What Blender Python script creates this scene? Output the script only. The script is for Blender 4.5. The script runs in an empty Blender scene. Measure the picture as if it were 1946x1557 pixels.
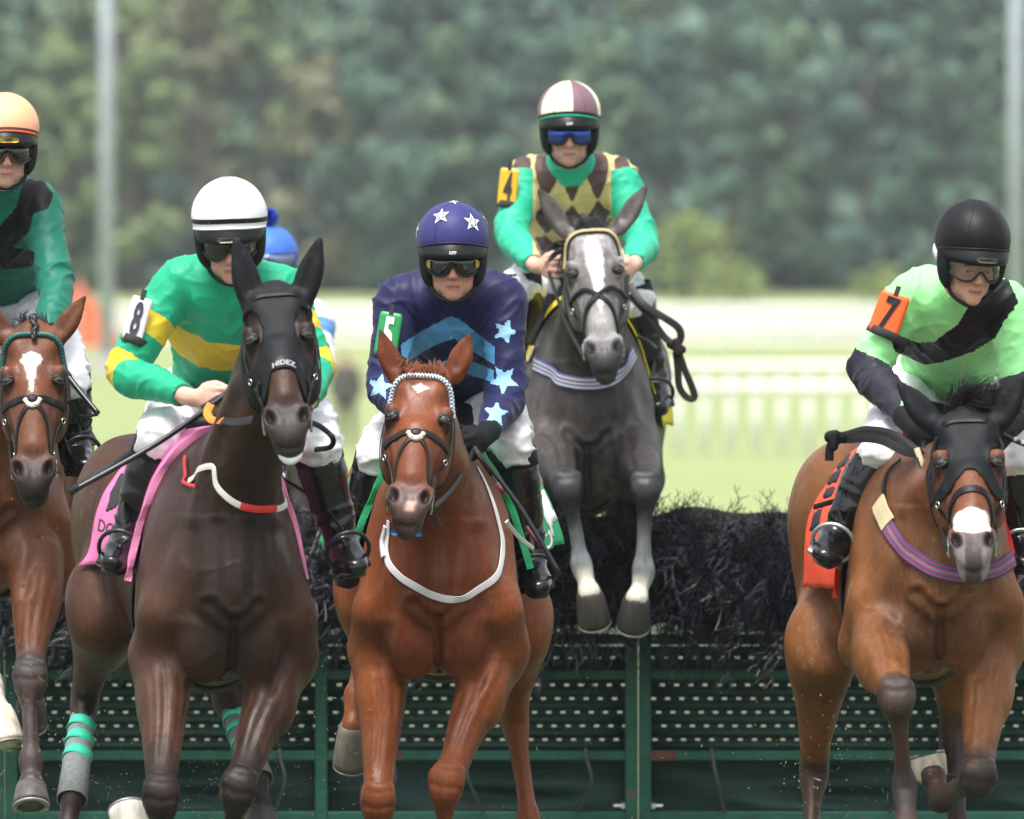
import bpy, math, random
import numpy as np
from math import radians, sin, cos, pi, sqrt
from mathutils import Vector, Matrix
from mathutils.bvhtree import BVHTree
random.seed(7); RNG = np.random.default_rng(11)
SC = bpy.context.scene
COL = SC.collection

# ------------------------------------------------------------------ camera
PW, PH = 1946, 1557
LENS, SENS = 400.0, 36.0
FPX = LENS / SENS * PW
CAMH, HORIZON = 2.09, 540.0
PITCH = math.atan((PH / 2 - HORIZON) / FPX)
cd = bpy.data.cameras.new('camera'); cam = bpy.data.objects.new('camera', cd); COL.objects.link(cam)
cam.location = (0, 0, CAMH); cam.rotation_euler = (pi / 2 - PITCH, 0, 0)
cd.lens = LENS; cd.sensor_width = SENS; cd.clip_start = 0.5; cd.clip_end = 3000
cd.dof.use_dof = True; cd.dof.focus_distance = 34.3; cd.dof.aperture_fstop = 6.3
SC.camera = cam

# ------------------------------------------------------------------ light
w = bpy.data.worlds.new('World'); SC.world = w; w.use_nodes = True
nt = w.node_tree; nt.nodes.clear()
SUN_EL, SUN_ROT = radians(68), radians(200)
sky = nt.nodes.new('ShaderNodeTexSky'); sky.sky_type = 'NISHITA'; sky.sun_disc = False
sky.sun_elevation = SUN_EL; sky.sun_rotation = SUN_ROT; sky.air_density = 1.0; sky.dust_density = 4.0
hs = nt.nodes.new('ShaderNodeHueSaturation'); hs.inputs['Saturation'].default_value = 0.28
bg = nt.nodes.new('ShaderNodeBackground'); bg.inputs['Strength'].default_value = 0.15
wo = nt.nodes.new('ShaderNodeOutputWorld')
nt.links.new(sky.outputs[0], hs.inputs['Color']); nt.links.new(hs.outputs[0], bg.inputs[0]); nt.links.new(bg.outputs[0], wo.inputs[0])
sd = bpy.data.lights.new('sun', 'SUN'); sd.energy = 1.9; sd.angle = radians(20); sd.color = (1, .97, .92)
so = bpy.data.objects.new('sun', sd); COL.objects.link(so)
# light comes from above and behind the photographer's left shoulder
so.rotation_euler = (pi / 2 - SUN_EL, 0, radians(-20)); so.location = (-5, 10, 30)
SC.view_settings.view_transform = 'Standard'; SC.view_settings.look = 'None'
SC.view_settings.exposure = 0.95; SC.view_settings.gamma = 1.0

def P(px, py, D):
    u = (px - PW / 2) / FPX; v = (PH / 2 - py) / FPX
    y = cos(PITCH) + v * sin(PITCH); z = -sin(PITCH) + v * cos(PITCH)
    return np.array([u * D / y, D, CAMH + z * D / y])
def V3(*a): return np.array(a, float)
def nrm(v):
    v = np.asarray(v, float); return v / (np.linalg.norm(v) + 1e-12)

# ------------------------------------------------------------------ materials
def lin(c):
    if isinstance(c, str):
        c = [int(c[i:i + 2], 16) / 255 for i in (0, 2, 4)]
        c = [x / 12.92 if x <= .04045 else ((x + .055) / 1.055) ** 2.4 for x in c]
    return tuple(c[:3])
MATS = {}
def mat(name, color=(.5, .5, .5), rough=.6, metal=0, var=0, vscale=20, bump=0, bscale=60, spec=.5, sheen=0,
        attr=False, coat=0, color2=None, stretch=(1, 1, 1), alpha=1, trans=0, detail=4, c2=(.42, .58)):
    if name in MATS: return MATS[name]
    m = bpy.data.materials.new(name); m.use_nodes = True; MATS[name] = m
    n = m.node_tree.nodes; l = m.node_tree.links
    b = n['Principled BSDF']; c = lin(color)
    b.inputs['Base Color'].default_value = (*c, 1); b.inputs['Roughness'].default_value = rough
    b.inputs['Metallic'].default_value = metal; b.inputs['Specular IOR Level'].default_value = spec
    b.inputs['Sheen Weight'].default_value = sheen; b.inputs['Coat Weight'].default_value = coat
    b.inputs['Coat Roughness'].default_value = .15
    b.inputs['Transmission Weight'].default_value = trans; b.inputs['Alpha'].default_value = alpha
    tc = n.new('ShaderNodeTexCoord'); mp = n.new('ShaderNodeMapping'); mp.inputs['Scale'].default_value = stretch
    l.new(tc.outputs['Object'], mp.inputs[0])
    src = None
    if attr:
        a = n.new('ShaderNodeAttribute'); a.attribute_name = 'Col'; src = a.outputs['Color']
    if var > 0 or color2 is not None:
        nz = n.new('ShaderNodeTexNoise'); nz.inputs['Scale'].default_value = vscale; nz.inputs['Detail'].default_value = detail
        nz.inputs['Roughness'].default_value = .6
        l.new(mp.outputs[0], nz.inputs['Vector'])
        if color2 is not None:
            rp = n.new('ShaderNodeValToRGB'); rp.color_ramp.elements[0].position = c2[0]; rp.color_ramp.elements[1].position = c2[1]
            l.new(nz.outputs[0], rp.inputs[0])
            mx = n.new('ShaderNodeMix'); mx.data_type = 'RGBA'
            l.new(rp.outputs[0], mx.inputs['Factor'])
            mx.inputs['A'].default_value = (*c, 1); mx.inputs['B'].default_value = (*lin(color2), 1)
            src = mx.outputs['Result']
        if var > 0:
            mr = n.new('ShaderNodeMapRange'); mr.inputs['From Min'].default_value = .3; mr.inputs['From Max'].default_value = .7
            mr.inputs['To Min'].default_value = 1 - var; mr.inputs['To Max'].default_value = 1 + var
            l.new(nz.outputs[0], mr.inputs['Value'])
            mu = n.new('ShaderNodeMix'); mu.data_type = 'RGBA'; mu.blend_type = 'MULTIPLY'; mu.inputs['Factor'].default_value = 1
            if src is None: mu.inputs['A'].default_value = (*c, 1)
            else: l.new(src, mu.inputs['A'])
            l.new(mr.outputs[0], mu.inputs['B']); src = mu.outputs['Result']
    if src is not None: l.new(src, b.inputs['Base Color'])
    if bump > 0:
        bz = n.new('ShaderNodeTexNoise'); bz.inputs['Scale'].default_value = bscale; bz.inputs['Detail'].default_value = 5
        l.new(mp.outputs[0], bz.inputs['Vector'])
        bp = n.new('ShaderNodeBump'); bp.inputs['Strength'].default_value = bump; bp.inputs['Distance'].default_value = .01
        l.new(bz.outputs[0], bp.inputs['Height']); l.new(bp.outputs[0], b.inputs['Normal'])
    return m

# ------------------------------------------------------------------ objects
ORG = {}
def tag(o, label=None, cat=None, group=None, kind=None):
    if label: o['label'] = label
    if cat: o['category'] = cat
    if group: o['group'] = group
    if kind: o['kind'] = kind
    return o
def empty(name, loc, label=None, cat=None, group=None):
    o = bpy.data.objects.new(name, None); COL.objects.link(o); o.empty_display_size = .2
    o.location = tuple(loc); ORG[o.name] = np.array(loc, float)
    return tag(o, label, cat, group)
def mk(name, V, F, mats, parent=None, smooth=True, col=None, midx=None, loc=None, **tags):
    V = np.asarray(V, float).reshape(-1, 3)
    org = ORG[parent.name] if parent else (np.array(loc, float) if loc is not None else V.mean(0) * 0)
    me = bpy.data.meshes.new(name)
    Vl = (V - org).astype(np.float32)
    if isinstance(F, np.ndarray) and F.ndim == 2:
        keep = F != np.roll(F, -1, 1); cnt = keep.sum(1); ok = cnt >= 3
        if F.shape[1] == 4: ok &= ~((F[:, 0] == F[:, 2]) | (F[:, 1] == F[:, 3]))
        if not ok.all():
            F, keep, cnt = F[ok], keep[ok], cnt[ok]
            if midx is not None: midx = np.asarray(midx)[ok]
        idx = F[keep]; nF = len(F)
        me.vertices.add(len(Vl)); me.vertices.foreach_set('co', Vl.ravel())
        me.loops.add(len(idx)); me.loops.foreach_set('vertex_index', idx.astype(np.int32))
        me.polygons.add(nF); me.polygons.foreach_set('loop_start', np.concatenate([[0], np.cumsum(cnt)[:-1]]).astype(np.int32))
        me.update(calc_edges=True)
    else:
        me.from_pydata([tuple(v) for v in Vl], [], [tuple(int(i) for i in f) for f in F])
        me.update()
    if not isinstance(mats, (list, tuple)): mats = [mats]
    for m in mats: me.materials.append(m)
    n = len(me.polygons)
    if midx is not None: me.polygons.foreach_set('material_index', np.asarray(midx, np.int32))
    me.polygons.foreach_set('use_smooth', np.full(n, bool(smooth)))
    if col is not None:
        at = me.color_attributes.new('Col', 'FLOAT_COLOR', 'POINT')
        c = np.ones((len(Vl), 4), np.float32); c[:, :3] = col
        at.data.foreach_set('color', c.ravel())
    me.update()
    o = bpy.data.objects.new(name, me); COL.objects.link(o)
    ORG[o.name] = org
    if parent: o.parent = parent
    else: o.location = tuple(org)
    return tag(o, **tags)

class MB:
    """collects simple shapes into one mesh"""
    def __init__(s): s.V = []; s.F = []
    def add(s, V, F):
        b = len(s.V); s.V.extend([tuple(v) for v in V]); s.F.extend([tuple(i + b for i in f) for f in F]); return s
    def box(s, c, size, R=None, bev=.0):
        c = np.array(c, float); h = np.array(size, float) / 2
        R = np.eye(3) if R is None else np.asarray(R)   # rows: axes
        if bev <= 0:
            co = [(x, y, z) for x in (-1, 1) for y in (-1, 1) for z in (-1, 1)]
            V = [c + (np.array(q) * h) @ R for q in co]
            return s.add(V, [(0, 1, 3, 2), (4, 6, 7, 5), (0, 4, 5, 1), (2, 3, 7, 6), (0, 2, 6, 4), (1, 5, 7, 3)])
        i = np.argmax(h); j, k = [a for a in range(3) if a != i]
        b = min(bev, h[j] * .9, h[k] * .9); ring = [(-1, -1, 0), (-1, -1, 1), (1, -1, 1), (1, -1, 0), (1, 1, 0), (1, 1, 1), (-1, 1, 1), (-1, 1, 0)]
        ring = []
        for sj, sk, o in ((-1, -1, 0), (1, -1, 1), (1, 1, 0), (-1, 1, 1)):
            a1 = (sj * (h[j] - b), sk * h[k]); a2 = (sj * h[j], sk * (h[k] - b))
            ring += [a2, a1] if o == 0 else [a1, a2]
        V = []
        for sgn in (-1, 1):
            for a, bb in ring:
                v = np.zeros(3); v[i] = sgn * h[i]; v[j] = a; v[k] = bb; V.append(c + v @ R)
        F = [(q, (q + 1) % 8, 8 + (q + 1) % 8, 8 + q) for q in range(8)] + [tuple(range(7, -1, -1)), tuple(range(8, 16))]
        return s.add(V, F)
    def tube(s, pts, r, n=8, cap=True, flat=1.0, nv=None):
        pts = [np.array(p, float) for p in pts]; m = len(pts)
        r = [r] * m if np.isscalar(r) else list(r)
        T = [nrm(pts[min(i + 1, m - 1)] - pts[max(i - 1, 0)]) for i in range(m)]
        N = np.array(nv, float) if nv is not None else (V3(0, 0, 1) if abs(T[0][2]) < .9 else V3(0, 1, 0))
        V = []
        for i in range(m):
            N = nrm(N - T[i] * (N @ T[i])); B = np.cross(T[i], N)
            for q in range(n):
                a = 2 * pi * q / n; V.append(pts[i] + r[i] * (cos(a) * N * flat + sin(a) * B))
        F = [(i * n + q, i * n + (q + 1) % n, (i + 1) * n + (q + 1) % n, (i + 1) * n + q) for i in range(m - 1) for q in range(n)]
        if cap: F += [tuple(range(n - 1, -1, -1)), tuple(range((m - 1) * n, m * n))]
        return s.add(V, F)
    def build(s, name, m, parent=None, smooth=False, **k): return mk(name, s.V, s.F, m, parent, smooth, **k)

def catmull(pts, sub=8, closed=False):
    p = np.array(pts, float); n = len(p)
    if n < 3 and not closed:
        t = np.linspace(0, 1, sub + 1)[:, None]; return p[0] * (1 - t) + p[-1] * t
    out = []
    segs = n if closed else n - 1
    for i in range(segs):
        if closed: a, b, c, d = p[(i - 1) % n], p[i], p[(i + 1) % n], p[(i + 2) % n]
        else: a, b, c, d = p[max(i - 1, 0)], p[i], p[i + 1], p[min(i + 2, n - 1)]
        for k in range(sub):
            t = k / sub
            out.append(.5 * (2 * b + (c - a) * t + (2 * a - 5 * b + 4 * c - d) * t * t + (3 * b - a - 3 * c + d) * t ** 3))
    if not closed: out.append(p[-1])
    return np.array(out)

def sweep_strip(C, N, w, t, closed=False):
    """flat strap: centres C, surface normals N, width w, thickness t"""
    m = len(C); V = []
    w = np.broadcast_to(np.asarray(w, float), (m,))
    for i in range(m):
        a = C[(i - 1) % m] if closed else C[max(i - 1, 0)]; b = C[(i + 1) % m] if closed else C[min(i + 1, m - 1)]
        T = nrm(b - a); n_ = nrm(N[i] - T * (N[i] @ T)); B = np.cross(T, n_); h = w[i] / 2
        for x, z in ((-1, 0), (-.92, .8), (0, 1.0), (.92, .8), (1, 0), (0, -.2)):
            V.append(C[i] + B * h * x + n_ * t * z)
    k = 6; F = []
    for i in range(m if closed else m - 1):
        j = (i + 1) % m
        F += [(i * k + q, i * k + (q + 1) % k, j * k + (q + 1) % k, j * k + q) for q in range(k)]
    if not closed: F += [tuple(range(k - 1, -1, -1)), tuple(range((m - 1) * k, m * k))]
    return V, F
def strap(name, pts, w, t, m, parent, bvh=None, lift=.002, closed=False, sub=8, nv=None, raw=False):
    C = catmull(pts, sub, closed); N = []
    if bvh is not None:
        D = []
        for c in C:
            loc, no, i_, d_ = bvh.find_nearest(Vector(c))
            D.append(np.array(loc) + np.array(no) * lift); N.append(np.array(no))
        C = np.array(D); N = np.array(N)
        for _ in range(2):
            if closed: N = (np.roll(N, 1, 0) + N + np.roll(N, -1, 0)) / 3; C = (np.roll(C, 1, 0) + 2 * C + np.roll(C, -1, 0)) / 4
            else:
                N[1:-1] = (N[:-2] + N[1:-1] + N[2:]) / 3; C[1:-1] = (C[:-2] + 2 * C[1:-1] + C[2:]) / 4
    else:
        nv = V3(0, -1, .2) if nv is None else np.asarray(nv, float); N = np.array([nv] * len(C)) if nv.ndim == 1 else nv
    V, F = sweep_strip(C, N, w, t, closed)
    if raw: return V, F
    return mk(name, V, F, m, parent, smooth=False)

# ------------------------------------------------------------------ implicit surfaces
def econe(a, b, ra, rb, n=(1, 0, 0), p=2.0):
    a = np.asarray(a, float); b = np.asarray(b, float)
    ra = np.broadcast_to(np.asarray(ra, float), (2,)); rb = np.broadcast_to(np.asarray(rb, float), (2,))
    d = b - a; L = max(np.linalg.norm(d), 1e-5); e = d / L
    n = np.asarray(n, float); n = n - e * (n @ e)
    if np.linalg.norm(n) < 1e-4: n = np.array([0, 1., 0]) - e * e[1]
    n = nrm(n); m = np.cross(e, n); R = max(ra.max(), rb.max())
    lo = np.minimum(a, b) - R; hi = np.maximum(a, b) + R
    a, e, n, m = [q.astype(np.float32) for q in (a, e, n, m)]
    ra = ra.astype(np.float32); rb = rb.astype(np.float32); L = np.float32(L)
    def f(X, Y, Z):
        x = X - a[0]; y = Y - a[1]; z = Z - a[2]
        wv = x * e[0] + y * e[1] + z * e[2]; t = np.clip(wv / L, 0, 1); wl = wv - t * L
        rn = ra[0] + (rb[0] - ra[0]) * t; rm = ra[1] + (rb[1] - ra[1]) * t; mi = np.minimum(rn, rm)
        pn = (x * n[0] + y * n[1] + z * n[2]) / rn; pm = (x * m[0] + y * m[1] + z * m[2]) / rm
        if p == 2.0: q = pn * pn + pm * pm
        else: q = (np.abs(pn) ** p + np.abs(pm) ** p) ** np.float32(2 / p)
        return (np.sqrt(q + (wl / mi) ** 2) - 1) * mi
    return lo, hi, f
def ell(c, r, A=None):
    c = np.asarray(c, float); r = np.broadcast_to(np.asarray(r, float), (3,)).copy()
    A = np.eye(3) if A is None else np.array([nrm(q) for q in A])
    ext = np.sqrt(((A * r[:, None]) ** 2).sum(0)); lo = c - ext; hi = c + ext
    c = c.astype(np.float32); A = A.astype(np.float32); r = r.astype(np.float32)
    def f(X, Y, Z):
        x = X - c[0]; y = Y - c[1]; z = Z - c[2]; k0 = 0; k1 = 0
        for i in range(3):
            u = x * A[i, 0] + y * A[i, 1] + z * A[i, 2]; u = u / r[i]; k0 = k0 + u * u; k1 = k1 + (u / r[i]) ** 2
        k0 = np.sqrt(k0); k1 = np.sqrt(k1) + np.float32(1e-6)
        return k0 * (k0 - 1) / k1
    return lo, hi, f
BIG = np.float32(.16)
class Field:
    def __init__(s, lo, hi, h):
        lo = np.asarray(lo, float); hi = np.asarray(hi, float); n = np.ceil((hi - lo) / h).astype(int) + 1
        s.lo, s.h = lo, h
        s.ax = [(lo[i] + h * np.arange(n[i])).astype(np.float32) for i in range(3)]
        s.d = np.full(tuple(n), BIG, np.float32)
    def win(s, lo, hi):
        i0 = np.maximum(((np.asarray(lo) - s.lo) / s.h).astype(int), 0)
        i1 = np.minimum(((np.asarray(hi) - s.lo) / s.h).astype(int) + 2, s.d.shape)
        if np.any(i1 <= i0): return None
        return tuple(slice(a, b) for a, b in zip(i0, i1))
    def xyz(s, sl):
        return s.ax[0][sl[0]][:, None, None], s.ax[1][sl[1]][None, :, None], s.ax[2][sl[2]][None, None, :]
    def _blend(s, sl, b, k):
        a = s.d[sl]
        if k <= 0: s.d[sl] = np.minimum(a, b); return
        h = np.maximum(k - np.abs(a - b), 0) / np.float32(k)
        s.d[sl] = np.minimum(a, b) - h * h * np.float32(k * .25)
    def add(s, prim, k=.02):
        lo, hi, f = prim; sl = s.win(lo - k - .02, hi + k + .02)
        if sl is None: return
        s._blend(sl, f(*s.xyz(sl)), k)
    def sub(s, prim, k=.01):
        lo, hi, f = prim; sl = s.win(lo - k - .02, hi + k + .02)
        if sl is None: return
        b = -f(*s.xyz(sl)); a = s.d[sl]; h = np.maximum(k - np.abs(a - b), 0) / np.float32(k)
        s.d[sl] = np.maximum(a, b) + h * h * np.float32(k * .25)
    def loft(s, pts, rad, n=(1, 0, 0), k=.02, p=2.0, sub=4):
        pts = np.array(pts, float); rad = np.array([np.broadcast_to(np.asarray(r, float), (2,)) for r in rad])
        q = catmull(np.hstack([pts, rad]), sub) if len(pts) > 2 else np.hstack([pts, rad])
        q[:, 3:] = np.maximum(q[:, 3:], .003)
        R = q[:, 3:].max() + k + .02
        sl = s.win(q[:, :3].min(0) - R, q[:, :3].max(0) + R)
        if sl is None: return
        o = np.array([a.start for a in sl]); b = np.full(s.d[sl].shape, BIG, np.float32)
        for i in range(len(q) - 1):
            lo, hi, f = econe(q[i, :3], q[i + 1, :3], q[i, 3:], q[i + 1, 3:], n, p)
            s2 = s.win(lo - k - .02, hi + k + .02)
            if s2 is None: continue
            s2 = tuple(slice(max(a.start, c.start), min(a.stop, c.stop)) for a, c in zip(s2, sl))
            if any(a.stop <= a.start for a in s2): continue
            s3 = tuple(slice(a.start - oo, a.stop - oo) for a, oo in zip(s2, o))
            b[s3] = np.minimum(b[s3], f(*s.xyz(s2)))
        s._blend(sl, b, k)
    def mesh(s, smooth=2, coarse=None, big=False):
        d = s.d; ins = d < 0; nx, ny, nz = d.shape
        c = np.zeros((nx - 1, ny - 1, nz - 1), np.uint8)
        for i in (0, 1):
            for j in (0, 1):
                for k in (0, 1): c += ins[i:nx - 1 + i, j:ny - 1 + j, k:nz - 1 + k]
        act = (c > 0) & (c < 8); ijk = np.argwhere(act); n = len(ijk)
        idx = np.full(act.shape, -1, np.int32); idx[act] = np.arange(n)
        acc = np.zeros((n, 3), np.float32); cnt = np.zeros(n, np.float32)
        cor = [(i, j, k) for i in (0, 1) for j in (0, 1) for k in (0, 1)]
        val = {q: d[ijk[:, 0] + q[0], ijk[:, 1] + q[1], ijk[:, 2] + q[2]] for q in cor}
        for q in cor:
            for ax in range(3):
                if q[ax]: continue
                r = list(q); r[ax] = 1; r = tuple(r); v0, v1 = val[q], val[r]; m = (v0 < 0) != (v1 < 0)
                t = v0[m] / (v0[m] - v1[m]); pq = np.tile(np.array(q, np.float32), (m.sum(), 1)); pq[:, ax] = t
                acc[m] += pq; cnt[m] += 1
        V = (ijk + acc / cnt[:, None]) * s.h + s.lo
        Fs = []
        for ax in range(3):
            u, v = (ax + 1) % 3, (ax + 2) % 3
            s0 = [slice(None)] * 3; s1 = [slice(None)] * 3; s0[ax] = slice(0, -1); s1[ax] = slice(1, None)
            a, b = ins[tuple(s0)], ins[tuple(s1)]
            e = np.argwhere(a != b)
            e = e[(e[:, u] > 0) & (e[:, v] > 0) & (e[:, u] < d.shape[u] - 1) & (e[:, v] < d.shape[v] - 1)]
            def at(du, dv):
                q = e.copy(); q[:, u] -= du; q[:, v] -= dv; return idx[q[:, 0], q[:, 1], q[:, 2]]
            f = np.stack([at(1, 1), at(0, 1), at(0, 0), at(1, 0)], 1)
            fl = ~a[e[:, 0], e[:, 1], e[:, 2]]; f[fl] = f[fl][:, ::-1]; Fs.append(f)
        F = np.concatenate(Fs)
        if coarse is not None:      # merge neighbouring vertices where little detail is needed
            fac = coarse(V); key = np.where(fac > 1, -1, np.arange(n)); c = fac > 1
            q = ijk[c] // fac[c][:, None]; kk = (q[:, 0].astype(np.int64) * 4096 + q[:, 1]) * 4096 + q[:, 2]
            u, inv = np.unique(kk, return_inverse=True); key[c] = n + inv
            u, inv = np.unique(key, return_inverse=True); m = len(u); ct = np.bincount(inv, minlength=m)
            V = np.stack([np.bincount(inv, V[:, k], m) / ct for k in range(3)], 1); F = inv[F]; n = m
            F = F[(F[:, 0] != F[:, 2]) & (F[:, 1] != F[:, 3]) & ((F != np.roll(F, -1, 1)).sum(1) >= 3)]
        if big:                     # drop crumbs: keep the largest connected piece
            lab = np.arange(n)
            while True:
                lo_ = lab[F].min(1); new = lab.copy()
                for k in range(4): np.minimum.at(new, F[:, k], lo_)
                new = new[new]
                if (new == lab).all(): break
                lab = new
            u, ct = np.unique(lab, return_counts=True)
            if len(u) > 1:
                keep = lab == u[ct.argmax()]; F = F[keep[F[:, 0]]]; mp = np.cumsum(keep) - 1; V = V[keep]; F = mp[F]; n = len(V)
        E = np.concatenate([F[:, [0, 1]], F[:, [1, 2]], F[:, [2, 3]], F[:, [3, 0]]])
        deg = np.bincount(E.ravel(), minlength=n).astype(np.float32)[:, None]
        for it in range(smooth):
            A = np.zeros_like(V)
            for k in range(3):
                A[:, k] = np.bincount(E[:, 0], V[E[:, 1], k], n) + np.bincount(E[:, 1], V[E[:, 0], k], n)
            V = V + (A / np.maximum(deg, 1) - V) * .5
        return V, F
def normals(V, F):
    a = np.cross(V[F[:, 2]] - V[F[:, 0]], V[F[:, 3]] - V[F[:, 1]]); N = np.zeros_like(V)
    for i in range(4):
        for k in range(3): N[:, k] += np.bincount(F[:, i], a[:, k], len(V))
    return N / (np.linalg.norm(N, axis=1, keepdims=True) + 1e-12)
def snap(V, F, f):
    """pull the nearest vertices onto f = 0 so that a region has a clean edge; returns V and the face mask f > 0"""
    V = V.copy(); g = f(V)
    E = np.concatenate([F[:, [0, 1]], F[:, [1, 2]], F[:, [2, 3]], F[:, [3, 0]]])
    E = E[(g[E[:, 0]] > 0) != (g[E[:, 1]] > 0)]
    t = g[E[:, 0]] / (g[E[:, 0]] - g[E[:, 1]] + 1e-12)
    near = np.where(t < .5, E[:, 0], E[:, 1]); X = V[E[:, 0]] * (1 - t[:, None]) + V[E[:, 1]] * t[:, None]
    u, i0 = np.unique(near, return_index=True)
    V[u] = X[i0]; g[u] = 0
    return V, g[F].sum(1) > 0
def region(V, F, f):
    """sub-mesh where f > 0 with clean edge"""
    V2, m = snap(V, F, f); F2 = F[m]; u, inv = np.unique(F2, return_inverse=True)
    return V2[u], inv.reshape(F2.shape)
def shell(V, F, off, thick):
    """offset copy of an open surface with a closing rim: returns a solid sheet"""
    N = normals(V, F); A = V + N * (off + thick); B = V + N * off; n = len(V)
    E = np.concatenate([F[:, [0, 1]], F[:, [1, 2]], F[:, [2, 3]], F[:, [3, 0]]])
    key = np.sort(E, 1); k = key[:, 0].astype(np.int64) * n + key[:, 1]
    _, ii, ct = np.unique(k, return_index=True, return_counts=True); R = E[ii[ct == 1]]
    rim = np.stack([R[:, 1], R[:, 0], R[:, 0] + n, R[:, 1] + n], 1)
    return np.concatenate([A, B]), np.concatenate([F, F[:, ::-1] + n, rim])
def bvh_of(V, F): return BVHTree.FromPolygons(V.tolist(), F.tolist())

def vnoise(V, scale, seed=0):
    """smooth value noise, vectorised, roughly -1..1"""
    q = V * scale + seed * 17.3; i = np.floor(q).astype(np.int64); f = q - i; f = f * f * (3 - 2 * f); out = 0
    for dx in (0, 1):
        for dy in (0, 1):
            for dz in (0, 1):
                hsh = (i[:, 0] + dx) * 374761393 + (i[:, 1] + dy) * 668265263 + (i[:, 2] + dz) * 2147483647 + seed * 1274126177
                hsh = (hsh ^ (hsh >> 13)) * 1274126177; r = ((hsh ^ (hsh >> 16)) & 0xffff) / 32767.5 - 1
                wt = (f[:, 0] if dx else 1 - f[:, 0]) * (f[:, 1] if dy else 1 - f[:, 1]) * (f[:, 2] if dz else 1 - f[:, 2])
                out = out + r * wt
    return out
def sstep(a, b, x):
    t = np.clip((x - a) / (b - a), 0, 1); return t * t * (3 - 2 * t)
def mixc(c, c2, m):
    return c * (1 - m[:, None]) + np.asarray(lin(c2) if isinstance(c2, str) else c2)[None, :] * m[:, None]
def leaf_cloud(p, d, s, rg, jit=.5):
    m = len(p); nn = d + rg.normal(0, jit, (m, 3)); nn /= np.linalg.norm(nn, axis=1)[:, None]; u = np.cross(nn, rg.normal(size=(m, 3))); u /= np.linalg.norm(u, axis=1)[:, None]; v = np.cross(nn, u); s = s[:, None]
    V = np.stack([p + u * s, p + v * s * .7, p - u * s, p - v * s * .7], 1).reshape(-1, 3); return V, np.arange(m * 4).reshape(m, 4)
TXT = {}
def text_geo(s, size, extrude=.0006, bold=0.0):
    if (s, size) in TXT: return TXT[(s, size)]
    cu = bpy.data.curves.new('t', 'FONT'); cu.body = s; cu.size = size; cu.extrude = extrude; cu.offset = bold
    cu.align_x = 'CENTER'; cu.align_y = 'CENTER'; cu.resolution_u = 3
    o = bpy.data.objects.new('t', cu); COL.objects.link(o)
    bpy.context.view_layer.update()
    me = o.evaluated_get(bpy.context.evaluated_depsgraph_get()).to_mesh()
    V = np.array([v.co[:] for v in me.vertices]); F = [tuple(p.vertices) for p in me.polygons]
    bpy.data.objects.remove(o); bpy.data.curves.remove(cu)
    TXT[(s, size)] = (V, F)
    return V, F
for s_ in ('KPP', 'CHAMPION'): text_geo(s_, .013, .0006, .0006)
for s_ in '4578': text_geo(s_, .095, .0006, .003)
text_geo('HIDEZ', .023, .0004, .0004)
for s_ in ('Do', 'L DOW', 'DO', 'AL D'): text_geo(s_, 1.0, .0, .012)
# ================================================================== ground
def gz(y):
    """height profile of the infield going away from the camera"""
    ys = [-60, 45, 110, 200, 260, 330, 360, 400, 440, 520, 700, 1600]; zs = [0, 0, -.5, -.9, -.6, -.05, .45, 1.1, 1.7, 4.5, 12.0, 40]
    return float(np.interp(y, ys, zs))
def ground_material():
    m = bpy.data.materials.new('turf'); m.use_nodes = True; n = m.node_tree.nodes; l = m.node_tree.links; b = n['Principled BSDF']
    b.inputs['Roughness'].default_value = .9; b.inputs['Specular IOR Level'].default_value = .15
    tc = n.new('ShaderNodeTexCoord')
    def noise(sc, det=5):
        z = n.new('ShaderNodeTexNoise'); z.inputs['Scale'].default_value = sc; z.inputs['Detail'].default_value = det
        l.new(tc.outputs['Object'], z.inputs['Vector']); return z
    r = n.new('ShaderNodeValToRGB'); e = r.color_ramp.elements
    e[0].position = .3; e[0].color = (*GR1, 1); e[1].position = .7; e[1].color = (*GR2, 1)
    l.new(noise(.12).outputs[0], r.inputs[0])
    r2 = n.new('ShaderNodeMapRange'); r2.inputs['To Min'].default_value = .7; r2.inputs['To Max'].default_value = 1.3
    l.new(noise(9, 8).outputs[0], r2.inputs['Value'])
    mu = n.new('ShaderNodeMix'); mu.data_type = 'RGBA'; mu.blend_type = 'MULTIPLY'; mu.inputs['Factor'].default_value = 1
    l.new(r.outputs[0], mu.inputs['A']); l.new(r2.outputs[0], mu.inputs['B']); l.new(mu.outputs['Result'], b.inputs['Base Color'])
    bp = n.new('ShaderNodeBump'); bp.inputs['Strength'].default_value = .6; bp.inputs['Distance'].default_value = .05
    l.new(noise(40, 6).outputs[0], bp.inputs['Height']); l.new(bp.outputs[0], b.inputs['Normal'])
    return m
GR1, GR2 = (.245, .30, .125), (.315, .365, .16)
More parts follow.
